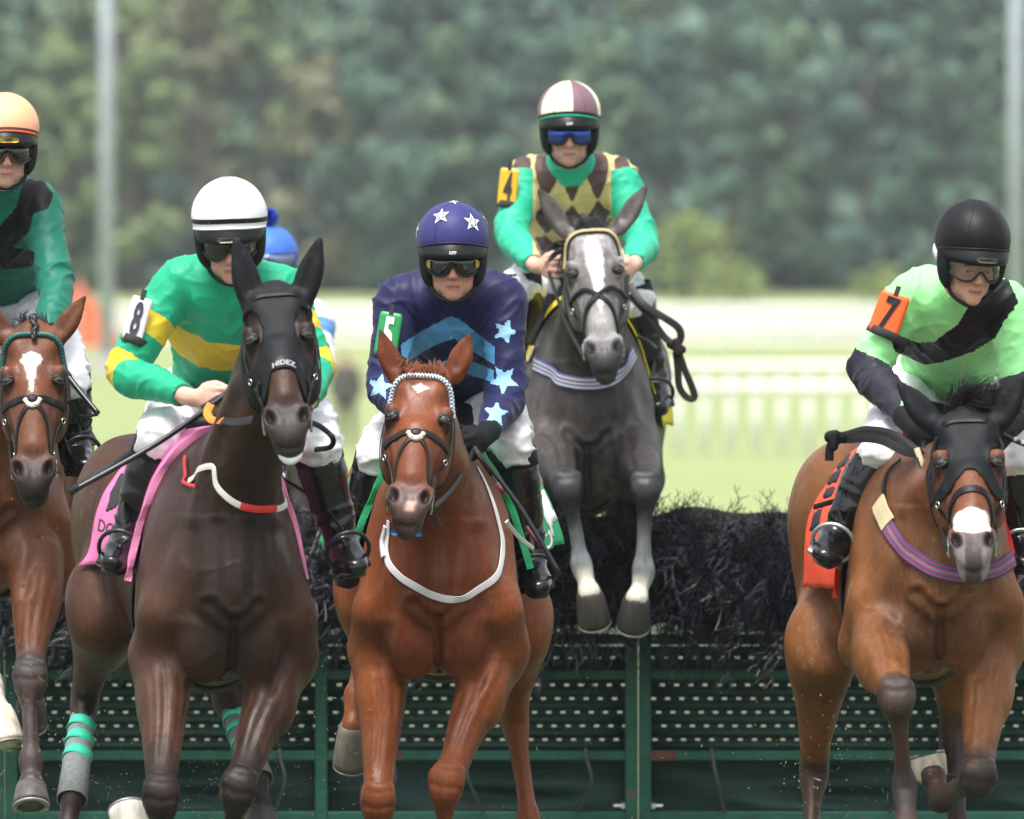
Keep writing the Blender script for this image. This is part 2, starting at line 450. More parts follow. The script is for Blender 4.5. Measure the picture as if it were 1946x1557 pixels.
def build_ground():
    ys = np.concatenate([np.arange(-60, 300, 10), np.arange(300, 760, 10), np.arange(760, 1620, 60)]); xs = np.linspace(-500, 500, 41)
    V = [(x, y, gz(y)) for y in ys for x in xs]; nx = len(xs)
    F = np.array([(j * nx + i, j * nx + i + 1, (j + 1) * nx + i + 1, (j + 1) * nx + i) for j in range(len(ys) - 1) for i in range(nx - 1)])
    mk('ground', V, F, ground_material(), kind='structure')
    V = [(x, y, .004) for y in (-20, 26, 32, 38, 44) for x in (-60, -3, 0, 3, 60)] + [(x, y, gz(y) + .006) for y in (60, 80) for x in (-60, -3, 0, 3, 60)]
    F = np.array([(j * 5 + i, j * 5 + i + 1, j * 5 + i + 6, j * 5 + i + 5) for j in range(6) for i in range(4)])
    mk('turf_course_and_shade', V, F, mat('course_turf_and_shade', (.085, .105, .055), .95, var=.4, vscale=6, bump=1, bscale=30), kind='structure')  # dark course turf, run on past the hurdle as painted shade behind its slots
    # pale dirt track in front of the wood
    ys = np.arange(358, 416, 6); V = [(x, y, gz(y) + .03) for y in ys for x in (-90, 0, 90)]
    F = np.array([(j * 3 + i, j * 3 + i + 1, j * 3 + i + 4, j * 3 + i + 3) for j in range(len(ys) - 1) for i in range(2)])
    mk('dirt_track', V, F, mat('dirt_track', (.38, .35, .285), .95, var=.15, vscale=.4), kind='structure')
build_ground()

# ================================================================== far trees
def leaf_tree(pos, h, rx, hue, seed, label, trunk_h=.22, n=420, dens=.5):
    rg = np.random.default_rng(seed); x, y = pos; z0 = gz(y)
    root = empty('broadleaf_tree', (x, y, z0), label, 'tree', 'trees of the wood behind the track')
    mb = MB(); tops = [V3(x, y, z0), V3(x + rg.normal(0, .1), y, z0 + h * .3), V3(x + rg.normal(0, .3), y, z0 + h * .8)]
    mb.tube(tops, [h * .022, h * .016, h * .005], 8)
    for i in range(6):
        a = rg.uniform(0, 2 * pi); s = V3(x, y, z0 + h * (.25 + .07 * i))
        mb.tube([s, s + V3(cos(a) * rx * .35, sin(a) * rx * .35, h * .07), s + V3(cos(a) * rx * .75, sin(a) * rx * .75, h * .16)], [h * .008, h * .005, .02], 5)
    mb.build('trunk', mat('bark', (.09, .07, .055), .9, var=.2, vscale=3), root, True)
    # lumpy clusters, each a cloud of small leaf faces
    nc = 26; PP = []; DD = []
    for c in range(nc):
        t = rg.uniform(trunk_h, 1); a = rg.uniform(0, 2 * pi); prof = sin(pi * min(1, (t - trunk_h * .6) / (1.02 - trunk_h * .6)) ** .7) ** .6
        rr = rx * prof * rg.uniform(.35, .85); cc = V3(x + cos(a) * rr, y + sin(a) * rr, z0 + h * t * .95); cr = rx * rg.uniform(.24, .46); m = n // nc
        d = rg.normal(size=(m, 3)); d /= np.linalg.norm(d, axis=1)[:, None]; PP.append(cc + d * cr * rg.uniform(.55, 1.0, (m, 1)) * np.array([1, 1, .75])); DD.append(d)
    PP = np.concatenate(PP); V, F = leaf_cloud(PP, np.concatenate(DD), rg.uniform(.14, .32, len(PP)) * dens * 2, rg)
    mk('crown', V, np.array(F), mat('foliage_' + hue[0], hue[1], .8, var=.12, vscale=.9, spec=.1), root, smooth=False)
    return root
HUES = {'olive': (.170, .225, .105), 'green': (.125, .195, .115), 'deep': (.090, .150, .108), 'rust': (.175, .180, .105), 'lime': (.235, .29, .10), 'blue': (.088, .150, .122)}
def wood():
    k = 0; rg = np.random.default_rng(5)
    names = {'olive': 'tall olive green tree', 'green': 'tall mid green tree', 'deep': 'tall dark green tree', 'rust': 'tall tree turning rusty brown', 'blue': 'tall bluish green tree'}
    front = [(-20, 'green'), (-17.2, 'olive'), (-14.6, 'olive'), (-12.2, 'rust'), (-10.0, 'olive'), (-7.4, 'rust'), (-4.9, 'deep'), (-2.2, 'green'), (.6, 'deep'), (3.2, 'green'), (5.8, 'blue'), (8.4, 'deep'), (11, 'green'), (13.6, 'blue'), (16.4, 'deep'), (19.3, 'green'), (22, 'deep')]
    front = [(x, ['olive', 'green', 'olive'][i % 3]) for i, x in enumerate((-34, -31, -28, -25.4, -22.7))] + front + [(x, ['deep', 'blue', 'green'][i % 3]) for i, x in enumerate((24.8, 27.6, 30.4, 33.2))]
    for x, hname in front:
        y = 437 + rg.uniform(-4, 8); h = rg.uniform(9.5, 13)
        leaf_tree((x, y), h, rg.uniform(2.2, 3.1), (hname, HUES[hname]), 100 + k, names[hname] + ' at the front edge of the wood', .04, 1400, .62); k += 1
    for r_, y0 in ((1, 460), (2, 486)):
        for x in np.arange(-38 - r_, 40, 4.2):
            hname = ['green', 'deep', 'blue', 'deep', 'olive'][int(rg.integers(0, 5))] if x > -8 else ['olive', 'green', 'rust', 'olive'][int(rg.integers(0, 4))]
            leaf_tree((x + rg.uniform(-1, 1), y0 + rg.uniform(-6, 6)), rg.uniform(13, 17), rg.uniform(3.2, 4.2), (hname, HUES[hname]), 200 + k, names[hname] + (' deep in the wood' if r_ == 1 else ' at the back of the wood'), .12, 1000, .85); k += 1
    leaf_tree((6.6, 424), 3.1, 2.1, ('lime', HUES['lime']), 77, 'small round yellow green tree standing before the dark wood', .05, 520, .4)
    leaf_tree((8.1, 422), 1.5, 1.7, ('lime', HUES['lime']), 78, 'low yellow green bush beside the small round tree', .02, 260, .35)
    leaf_tree((13.6, 424), 1.2, 1.5, ('lime', HUES['lime']), 79, 'low yellow green bush alone at the foot of the wood', .02, 260, .35)
wood()
# undergrowth that closes the gaps between the trunks: nobody could count it
def undergrowth():
    rg = np.random.default_rng(3); m = 17000; y = rg.uniform(443, 510, m); z = np.interp(y, [440, 520], [1.7, 4.5]) + np.abs(rg.normal(0, 1, m)) * (1.0 + (y - 443) * .11)
    V, F = leaf_cloud(np.stack([rg.uniform(-42, 42, m), y, z], 1), np.tile([0, -.8, .5], (m, 1)), rg.uniform(.5, 1.1, m), rg, 1.0)
    mk('distant_wood', V, np.array(F), mat('wood_mass', (.095, .15, .108), .8, var=.2, vscale=.5, spec=.2), label='dense dark foliage filling the wood behind the trees', cat='woodland', kind='stuff')
undergrowth()

# ================================================================== far things
def light_pole(x, y, label):
    z0 = gz(y); root = empty('light_pole', (x, y, z0), label, 'pole', 'tall grey light poles')
    g = mat('pole_grey', (.36, .40, .47), .6, metal=0, var=.1, vscale=2)
    mb = MB(); mb.tube([V3(x, y, z0), V3(x, y, z0 + 8), V3(x, y, z0 + 16)], [.20, .18, .14], 16); mb.build('shaft', g, root, True)
    MB().tube([V3(x, y, z0), V3(x, y, z0 + .5)], [.42, .42], 16).build('footing', mat('concrete', (.45, .44, .42), .9), root)
    mb = MB()
    mb.box((x, y, z0 + 16.1), (3.2, .2, .2)); mb.build('crossarm', g, root)
    for i in range(4): MB().box((x - 1.2 + .8 * i, y - .25, z0 + 16.3), (.6, .25, .45)).build('floodlight', mat('lamp_housing', (.3, .3, .32), .4), root)
D1 = 300; light_pole(P(203, 640, D1)[0], D1, 'grey light pole rising behind the orange tent'); light_pole(P(1930, 640, 292)[0], 292, 'grey light pole rising behind the rider in the black helmet')
wht = mat('rail_white', (.80, .80, .78), .45, var=.05, vscale=5)
def rail(D, xa, xb, ya, yb, hgt, step, rails, label, pr=.05):
    """white running rail, one post every step metres"""
    a = P(xa, 700, D)[0]; b = P(xb, 700, D)[0]; z0 = gz(D)
    root = empty('running_rail', ((a + b) / 2, D, z0), label, 'rail', 'white running rails of the course')
    n = max(2, int((b - a) / step))
    for i in range(n + 1):
        x = a + (b - a) * i / n
        MB().tube([V3(x, D, z0 - .05), V3(x, D, z0 + hgt)], pr, 8).build('post', wht, root, True)
    for zz, r in rails: MB().tube([V3(a - .3, D - .09, z0 + zz), V3(b + .3, D - .09, z0 + zz)], r, 10).build('rail', wht, root, True)
rail(200, 1190, 2080, 0, 0, 1.55, .45, [(1.55, .07), (1.18, .07)], 'nearer white running rail with close set upright posts on the pale grass', .085)
rail(318, 262, 2090, 0, 0, 1.0, 1.3, [(1.0, .09), (.6, .07)], 'middle white running rail crossing the whole infield')
rail(352, 240, 2100, 0, 0, 1.05, 2.2, [(1.05, .09), (.7, .07)], 'farthest white running rail along the edge of the dirt track')

def tent():
    D = 345; s = FPX / D; z0 = gz(D); xr = P(238, 0, D)[0]; xl = P(60, 0, D)[0]; top = P(120, 536, D)[2]
    root = empty('tent', ((xl + xr) / 2, D, z0), 'bright orange pitched tent on the far grass', 'tent')
    m = mat('tent_orange', (.80, .16, .07), .8, var=.08, vscale=3)
    xm = (xl + xr) / 2
    for s_ in (-1, 1):
        V = []; 
        for j in range(7):
            t = j / 6
            for i in range(9):
                u = i / 8; sag = .12 * sin(pi * t) * sin(pi * u)
                xx = xm + s_ * ((xr - xl) / 2 * t - sag); V.append((xx, D - 1.2 + 2.4 * u, top + (z0 - top) * t - sag * .5))
        F = np.array([(j * 9 + i, j * 9 + i + 1, j * 9 + i + 10, j * 9 + i + 9) for j in range(6) for i in range(8)])
        V2, F2 = shell(np.array(V), F, 0, .02); mk('roof_panel', V2, F2, m, root)
    mk('front_panel', [(xm, D - 1.15, top - .05), (xl + .05, D - 1.15, z0), (xr - .05, D - 1.15, z0), (xm, D - 1.12, top - .05), (xl + .05, D - 1.12, z0), (xr - .05, D - 1.12, z0)],
       [(0, 1, 2), (3, 5, 4), (0, 3, 4, 1), (1, 4, 5, 2), (2, 5, 3, 0)], m, root, False)
    for u in (-1.15, 1.15): MB().tube([V3(xm, D + u, z0), V3(xm, D + u, top + .1)], .04, 6).build('pole', mat('tent_pole', (.4, .4, .4), .5), root)
tent()
def far_person():
    D = 205; s = FPX / D
    f = Field(P(600, 880, D) - V3(.1, .4, .1), P(720, 670, D) + V3(.1, .4, .1), .014)
    z0 = gz(D); x = P(657, 0, D)[0]; h = 1.74
    def q(dx, z, dy=0): return V3(x + dx, D + dy, z0 + z)
    f.loft([q(0, .92), q(0, 1.15), q(0, 1.42)], [(.19, .14), (.20, .15), (.22, .13)], k=.05)
    f.add(ell(q(0, 1.62), (.075, .09, .11)), .02); f.add(econe(q(0, 1.4), q(0, 1.56), .05, .05), .03)
    for s_ in (-1, 1):
        f.loft([q(.1 * s_, .92), q(.12 * s_, .5, -.03), q(.13 * s_, .09)], [.09, .065, .045], k=.05); f.add(ell(q(.14 * s_, .04, -.06), (.045, .12, .04)), .03)
        f.loft([q(.19 * s_, 1.38), q(.27 * s_, 1.1), q(.2 * s_, .9, -.1)], [.06, .05, .04], k=.04)
    V, F = f.mesh(1); z = (V[:, 2] - z0)
    c = np.tile(lin('37322b'), (len(V), 1)); c = mixc(c, '4d4a48', sstep(.88, .95, z)); c = mixc(c, 'b98a6e', sstep(1.5, 1.53, z)); c = mixc(c, '2a2622', sstep(1.64, 1.67, z)); c = mixc(c, '26221e', 1 - sstep(.06, .1, z))
    root = empty('person', (x, D, z0), 'person in grey top and drab trousers standing far off on the grass', 'person')
    mk('body', V, F, mat('far_person', attr=True, rough=.8), root, col=c)
far_person()

# ================================================================== hurdle
HD = 39.55
def hurdle():
    s = FPX / HD; green = mat('hurdle_paint', lin('184e3e'), .55, color2=lin('4a3d33'), c2=(.66, .72), var=.30, vscale=11, bump=.25, bscale=40, spec=.4)
    dk = mat('slat_green', lin('12342a'), .6, color2=lin('3d4a44'), c2=(.68, .80), var=.30, vscale=9, bump=.2, bscale=50); web = mat('web_green', lin('0f2b20'), .7, var=.2, vscale=12)
    rust = mat('rust', lin('5d3a2c'), .9, var=.4, vscale=40, bump=.5, bscale=90); tarp = mat('tarp', lin('10312c'), .75, var=.3, vscale=8, bump=.3, bscale=18, stretch=(.3, 1, 1))
    black = mat('tie_black', (.02, .022, .024), .4); zinc = mat('zinc', (.55, .56, .58), .35, metal=.9); brush = mat('brush_black', (.006, .007, .0105), .38, var=.5, vscale=6, spec=.4)
    Z = lambda py: P(0, py, HD)[2]; X = lambda px: P(px, 0, HD)[0]
    def sprig(rg):
        V = []; F = []
        def seg(a, b, r0, r1):
            e = nrm(b - a); u = nrm(np.cross(e, V3(.3, .9, .31))); v = np.cross(e, u); o = len(V)
            for p, r in ((a, r0), (b, r1)):
                for q in range(3): V.append(p + r * (cos(2.094 * q) * u + sin(2.094 * q) * v))
            F.extend([(o, o + 1, o + 4), (o, o + 4, o + 3), (o + 1, o + 2, o + 5), (o + 1, o + 5, o + 4), (o + 2, o, o + 3), (o + 2, o + 3, o + 5)])
        p = V3(0, 0, 0); d = V3(0, 0, 1.); n = 7
        for i in range(n):
            q = p + nrm(d + rg.normal(0, .12, 3)) * .034; seg(p, q, .0029 - .0002 * i, .0027 - .0002 * i)
            for s_ in (-1, 1):
                if rg.random() < .88:
                    dd = nrm(nrm(q - p) * .75 + s_ * V3(.75, rg.normal(0, .35), 0) + rg.normal(0, .12, 3)); Lb = rg.uniform(.03, .062) * (1 - .05 * i)
                    e = q + dd * Lb; seg(q, e, .0023, .0019)
                    e2 = e + nrm(dd + nrm(q - p) * .5) * Lb * .55; seg(e, e2, .0019, .0014)
                    if rg.random() < .75:
                        m_ = (q + e) / 2 + dd * Lb * .2; seg(m_, m_ + nrm(nrm(q - p) + s_ * V3(-.15, rg.normal(0, .3), 0)) * .03, .0018, .0014)
            p = q; d = nrm(d + rg.normal(0, .08, 3))
        return np.array(V), np.array(F)
    rg = np.random.default_rng(21); temps = [sprig(rg) for _ in range(8)]
    def panel(xa, xb, label, cut):
        va, vb = X(max(xa, -160)), X(min(xb, 2106)); xa, xb = X(xa), X(xb); zt = Z(1205); zb = Z(1560); root = empty('hurdle_panel', ((xa + xb) / 2, HD, 0), label, 'hurdle', 'steel hurdle panels of the jump')
        pw = .044
        for i, x in enumerate((xa + pw / 2, (xa + xb) / 2, xb - pw / 2)):
            MB().box((x, HD, (Z(1150)) / 2), (pw, .05, Z(1150)), bev=.005).build('post', green, root)
        for py in (1245 - 30, 1282, 1436, 1552):
            for k in (0, 1):
                x0, x1 = ((xa + pw, (xa + xb) / 2 - pw / 2), ((xa + xb) / 2 + pw / 2, xb - pw))[k]
                MB().box(((x0 + x1) / 2, HD + .002, Z(py)), (x1 - x0, .04, .036), bev=.005).build('rail', green, root)
        for k in (0, 1):
            x0, x1 = ((xa + pw, (xa + xb) / 2 - pw / 2), ((xa + xb) / 2 + pw / 2, xb - pw))[k]; x0 -= .01; x1 += .01
            # ribbed sheet: each rib a slat, below each a web strip pierced by slots
            rows = [1238, 1264, 1290, 1316, 1342, 1368, 1394, 1418]
            for j, py in enumerate(rows):
                z = Z(py); hh = Z(py - 18) - z; V = []; n = 6
                for x in (x0, x1):
                    for q in range(n + 1):
                        a = -pi / 2 + pi * q / n; V.append((x, HD + .055 - .016 * cos(a), z + hh / 2 * sin(a)))
                    V.append((x, HD + .06, z))
                m_ = n + 2
                mk('slat', V, [(q, q + m_, (q + 1) % m_ + m_, (q + 1) % m_) for q in range(m_)] + [tuple(range(m_)), tuple(range(2 * m_ - 1, m_ - 1, -1))], dk, root, True)
                zt_, zb_ = z - hh / 2 + .002, Z(py + 26 - 9) - .002; pitch = .0495; off = (j * .37 % 1) * pitch; sl = .017; zm = (zt_ + zb_) / 2; za, zc = zm + .0042, zm - .0042
                cuts = [x0]; x = x0 + off + .004
                while x + sl < x1: cuts += [x, x + sl]; x += pitch
                cuts.append(x1); V = [(x, HD + .06, zq) for x in cuts for zq in (zt_ + .004, za, zc, zb_ - .004)]; F = []
                for q in range(len(cuts) - 1):
                    o = q * 4
                    for t in range(3):
                        if t == 1 and q % 2 == 1: continue
                        F.append((o + t, o + t + 1, o + t + 5, o + t + 4))
                V2, F2 = shell(np.array(V), np.array(F)[:, ::-1], 0, .004); mk('pierced_strip', V2, F2, web, root, False)
            MB().box(((x0 + x1) / 2, HD + .06, Z(1428)), (x1 - x0, .01, .03)).build('sheet_edge', dk, root)
            # slack tarpaulin tied into the lower bay
            V = []; nx, nz = 40, 12; zz0, zz1 = Z(1560), Z(1440)
            cx = rg.uniform(.35, .65)
            for j in range(nz + 1):
                for i in range(nx + 1):
                    u, v = i / nx, j / nz; pinch = math.exp(-((u - cx) / .16) ** 2)
                    yy = HD + .075 + .02 * sin(9 * u + 5 * v + k) + .03 * sin(16 * v + 3 * u) * pinch + .018 * abs(u - cx) * sin(26 * (v - .5) / (.25 + abs(u - cx)))
                    V.append((x0 + (x1 - x0) * u, yy, zz0 + (zz1 - zz0) * v))
            F = np.array([(j * (nx + 1) + i, j * (nx + 1) + i + 1, (j + 1) * (nx + 1) + i + 1, (j + 1) * (nx + 1) + i) for j in range(nz) for i in range(nx)])
            V2, F2 = shell(np.array(V), F, 0, .004); mk('tarpaulin', V2, F2, tarp, root)
            for xt in (.22, .5, .86):
                x = x0 + (x1 - x0) * (xt + rg.uniform(-.05, .05)); zz = Z(1436)
                pts = [V3(x, HD - .024, zz + .025), V3(x + .004, HD - .034, zz - .01), V3(x + .02, HD - .05, zz - .09), V3(x + rg.uniform(-.06, .08), HD - .04, zz - .20)]
                strap('cable_tie', pts, .011, .003, black, root, nv=V3(0, -1, 0))
        for x in (xa + pw / 2, xb - pw / 2):
            sg = 1 if x < (xa + xb) / 2 else -1; z = Z(1532)
            MB().tube([V3(x + sg * .021, HD, z), V3(x + sg * .036, HD, z)], .016, 6).tube([V3(x + sg * .03, HD, z), V3(x + sg * .062, HD, z)], .007, 8).build('bolt', zinc, root)
        for (px, py, wd, ht) in ((cut + 40, 1436, .09, .037), (cut + 230, 1281, .04, .03)):
            MB().box((X(px), HD - .019, Z(py)), (wd, .004, ht * .92), bev=.001).build('rust_patch', rust, root)
        # brush: a dark core and thousands of forked plastic twigs
        zc0, zc1 = Z(1200), Z(975)
        n = 60; V = []
        for i in range(n + 1):
            x = xa + (xb - xa) * i / n
            for q in range(12):
                a = 2 * pi * q / 12; j_ = 1 + .10 * sin(7.3 * x + 3 * q) + .06 * sin(19 * x + q * 5)
                V.append((x, HD + .06 + .17 * j_ * cos(a), (zc0 + zc1) / 2 + ((zc1 - zc0) / 2) * j_ * .97 * sin(a)))
        F = [(i * 12 + q, i * 12 + (q + 1) % 12, (i + 1) * 12 + (q + 1) % 12, (i + 1) * 12 + q) for i in range(n) for q in range(12)] + [tuple(range(12)), tuple(range(n * 12 + 11, n * 12 - 1, -1))]
        mk('brush_core', V, F, mat('brush_core', (.0015, .002, .0025), .9, var=.4, vscale=30, bump=1, bscale=60), root)
        VV = []; FF = []; base = 0
        L = vb - va; N = int(600 * L)
        for i in range(N):
            tv, tf = temps[int(rg.integers(0, 8))]; x = va + L * rg.random(); r_ = rg.random()
            if r_ < .30:       # standing along the top
                p = V3(x, HD + .06 + rg.uniform(-.16, .16), zc1 - rg.uniform(.13, .20)); d = nrm(V3(rg.normal(0, .38), rg.normal(-.15, .35), 1)); sc = rg.uniform(.6, .88)
            elif r_ < .80:     # hanging out over the front
                z = zc0 + (zc1 - zc0) * rg.uniform(.22, .98); p = V3(x, HD - .06 - .05 * rg.random(), z); d = nrm(V3(rg.normal(0, .75), -.55 - .5 * rg.random(), rg.uniform(-1.0, .25))); sc = rg.uniform(.7, 1.15)
            else:              # lowest fringe
                p = V3(x, HD - .07 - rg.uniform(0, .06), zc0 + rg.uniform(.03, .13)); d = nrm(V3(rg.normal(0, .5), -.3 - .2 * rg.random(), -1)); sc = rg.uniform(.45, .85)
            a = rg.uniform(-1, 1); u = nrm(np.cross(d, V3(cos(a) * .3, 1, sin(a) * .3))); v = np.cross(d, u)
            M = np.stack([u, v, d]) * sc
            q = tv @ M; L_ = (tv[:, 2] * sc); q[:, 2] -= (L_ ** 2) * (.9 if r_ > .3 else .1)   # droop
            VV.append(q + p); FF.append(tf + base); base += len(tv)
        o = mk('brush', np.concatenate(VV), np.concatenate(FF), brush, root, smooth=False); o['kind'] = 'stuff'
    panel(9, 1212, 'green steel hurdle panel with black brush behind the two leading chestnut and dark brown horses', 700)
    panel(1214, 2417, 'green steel hurdle panel with black brush behind the horse in the orange number cloth', 1220)
    panel(-1196, 7, 'green steel hurdle panel with black brush behind the bay with a white blaze', -300)
hurdle()
# ================================================================== horses
class Frame:
    """head frame: poll, axis down the face, side, outward face normal"""
    def __init__(s, poll, muzzle, roll=0):
        s.o = poll; d = muzzle - poll; s.L = np.linalg.norm(d); s.y = d / s.L
        x = V3(cos(radians(roll)), 0, sin(radians(roll))); s.x = nrm(x - s.y * (x @ s.y)); s.n = np.cross(s.x, s.y)
        if s.n[1] > 0: s.n = -s.n
        s.A = [s.x, s.y, s.n]
    def __call__(s, x, f, n=0): return s.o + s.x * x + s.y * (f * s.L) + s.n * n
    def loc(s, V):
        q = V - s.o; return q @ s.x, (q @ s.y) / s.L, q @ s.n

def coat_mat():
    if 'coat' in MATS: return MATS['coat']
    m = mat('coat', attr=True, rough=.5, var=.22, vscale=120, bump=0, spec=.25, stretch=(1, 1, .22)); n = m.node_tree.nodes; l = m.node_tree.links; b = n['Principled BSDF']
    tc = [q for q in n if q.type == 'TEX_COORD'][0]
    def nz(sc, det, st=(1, 1, 1)):
        mp = n.new('ShaderNodeMapping'); mp.inputs['Scale'].default_value = st; l.new(tc.outputs['Object'], mp.inputs[0]); z = n.new('ShaderNodeTexNoise'); z.inputs['Scale'].default_value = sc; z.inputs['Detail'].default_value = det; l.new(mp.outputs[0], z.inputs['Vector']); return z
    mr = n.new('ShaderNodeMapRange'); mr.inputs['From Min'].default_value = .3; mr.inputs['From Max'].default_value = .7; mr.inputs['To Min'].default_value = .30; mr.inputs['To Max'].default_value = .64
    l.new(nz(7, 4).outputs[0], mr.inputs['Value']); l.new(mr.outputs[0], b.inputs['Roughness'])
    b1 = n.new('ShaderNodeBump'); b1.inputs['Strength'].default_value = .35; b1.inputs['Distance'].default_value = .002; l.new(nz(260, 5, (1, 1, .16)).outputs[0], b1.inputs['Height'])
    b2 = n.new('ShaderNodeBump'); b2.inputs['Strength'].default_value = .22; b2.inputs['Distance'].default_value = .012; l.new(nz(26, 4, (1, 1, .5)).outputs[0], b2.inputs['Height']); l.new(b1.outputs[0], b2.inputs['Normal']); l.new(b2.outputs[0], b.inputs['Normal'])
    return m
def leg_profile(kind):
    if kind == 'fore':   # (fraction elbow..knee / knee..fetlock / fetlock..coronet), radius across, radius fore-aft
        return [(0, 0, .085, .11), (0, .3, .072, .088), (0, .62, .055, .062), (0, .83, .0455, .050), (0, .95, .0475, .050),
                (1, .04, .0455, .048), (1, .12, .040, .043), (1, .2, .0325, .037), (1, .32, .0275, .034), (1, .5, .0255, .033), (1, .8, .0265, .034), (1, .93, .036, .041), (1, 1.0, .038, .043),
                (2, .25, .034, .038), (2, .6, .029, .033), (2, 1.0, .040, .044)]
    return [(0, 0, .10, .15), (0, .35, .075, .105), (0, .68, .050, .066), (0, .88, .043, .062), (0, 1.0, .044, .070),
            (1, .12, .040, .055), (1, .28, .031, .042), (1, .55, .0275, .036), (1, .82, .029, .036), (1, .94, .037, .042), (1, 1.0, .039, .044),
            (2, .25, .034, .039), (2, .6, .030, .034), (2, 1.0, .041, .045)]

def hoof(root, cor, tip, front, mcol, shoe=True):
    """cor: coronet centre, tip: centre of the sole; front: toe direction"""
    ax = nrm(tip - cor); fr = nrm(front - ax * (front @ ax)); sd_ = np.cross(ax, fr); h = np.linalg.norm(tip - cor)
    V = []; n = 20; rows = [(-.15, .038, .040, 0), (0, .043, .045, 0), (.08, .0465, .049, .002), (.5, .052, .056, .009), (.86, .057, .061, .015), (1.0, .0565, .060, .017)]
    for t, rs, rf, off in rows:
        for q in range(n):
            a = 2 * pi * q / n; f = cos(a); k = rf if f > 0 else rf * .72
            V.append(cor + ax * h * t + fr * (k * f + off) + sd_ * rs * sin(a))
    F = [(i * n + q, i * n + (q + 1) % n, (i + 1) * n + (q + 1) % n, (i + 1) * n + q) for i in range(len(rows) - 1) for q in range(n)]
    F += [tuple(range(n - 1, -1, -1)), tuple(range((len(rows) - 1) * n, len(rows) * n))]
    o = mk('hoof', V, F, mcol, root)
    if shoe:
        pts = []
        for q in range(-9, 10):
            a = q / 9 * 2.5; f = cos(a); k = .053 if f > 0 else .040
            pts.append(tip + ax * .003 + fr * (k * f + .017) + sd_ * .049 * sin(a))
        V, F = sweep_strip(np.array(pts), np.array([ax] * len(pts)), .016, .007)
        mk('horseshoe', V, F, mat('shoe_steel', (.34, .33, .31), .5, metal=.6, var=.35, vscale=40), o)
    return o

def creases(V, F, B, sx, axu, D, HF, legs):
    """skin creases between the breast muscles, and veins"""
    N = normals(V, F); O = B(0, 0, 0); s = (V - O) @ sx; z = V[:, 2] - O[2]; fr = (N[:, 1] < -.1) & (V[:, 1] > D - .35) & (V[:, 1] < D + .25) & (z < .19)
    d = np.zeros(len(V))
    for pts, dep, wd in (([(0, -.32), (0, -.22), (0, -.105)], .0115, .0105), ([(-.070, -.060), (-.035, -.092), (0, -.108), (.035, -.092), (.070, -.060)], .0085, .0115),
                         ([(.052, .16), (.055, .06), (.048, -.05)], .005, .016), ([(-.052, .16), (-.055, .06), (-.048, -.05)], .005, .016), ([(.115, .14), (.130, .02), (.140, -.09)], .007, .020), ([(-.115, .14), (-.130, .02), (-.140, -.09)], .007, .020), ([(.145, -.14), (.150, -.20), (.120, -.30)], .007, .018), ([(-.145, -.14), (-.150, -.20), (-.120, -.30)], .006, .018)):
        pts = catmull([(a, b, 0) for a, b in pts], 5)[:, :2]; best = np.full(len(V), 9.)
        for a, b in zip(pts[:-1], pts[1:]):
            e = b - a; t = np.clip(((s - a[0]) * e[0] + (z - a[1]) * e[1]) / (e @ e), 0, 1); best = np.minimum(best, np.hypot(s - a[0] - t * e[0], z - a[1] - t * e[1]))
        d -= dep * np.exp(-(best / wd) ** 2) - dep * .45 * np.exp(-((best - wd * 2.1) / wd) ** 2)
    d = d * fr
    for el_, kn, fe, s_ in legs:        # grooves between the forearm muscles, folds at the knee, hollow beside the tendon
        e = kn - el_; L = np.linalg.norm(e); e = e / L; q = V - el_; t = (q @ e) / L; u = (q @ sx) - (e @ sx) * (q @ e); dd = np.linalg.norm(q - (q @ e)[:, None] * e, axis=1); m = (dd < .13) & (N[:, 1] < .15)
        wv = .010 * np.sin(t * 5 + s_)
        for u0, dep in ((s_ * .012, .0055), (-s_ * .030, .0040), (s_ * .045, .0035)): d -= m * dep * np.exp(-((u - u0 * (1.25 - .5 * t) - wv) / .009) ** 2) * sstep(.12, .3, t) * (1 - sstep(.72, .88, t))
        for t0, dep in ((.90, .0030), (.975, .0022), (1.06, .0035)): d -= m * dep * np.exp(-((t - t0 - .02 * np.cos(u * 45)) * L / .007) ** 2)
        e = fe - kn; L = np.linalg.norm(e); e = e / L; q = V - kn; t = (q @ e) / L; u = (q @ sx) - (e @ sx) * (q @ e); dd = np.linalg.norm(q - (q @ e)[:, None] * e, axis=1); m = (dd < .06)
        d -= m * .0035 * np.exp(-((np.abs(u) - .020) / .006) ** 2) * sstep(.15, .3, t) * (1 - sstep(.75, .9, t))
    hx, hf, hn = HF.loc(V); head = (hf > .2) & (hf < .85) & (np.abs(hx) < .12) & (hn > -.2)
    W = V + np.stack([vnoise(V, 6, 41), vnoise(V, 6, 42), vnoise(V, 6, 43)], 1) * .05
    v = (1 - np.abs(vnoise(W, 5.5, 44))) ** 14 * .0024 * np.clip(vnoise(V, 4, 45) * 2 + .3, 0, 1)
    lump = vnoise(V, 13, 46) * .0024 + vnoise(V * np.array([1.5, 1, .7]), 24, 47) * .0007
    return V + N * (d + v * np.where(head, .6, 1) + lump)[:, None]

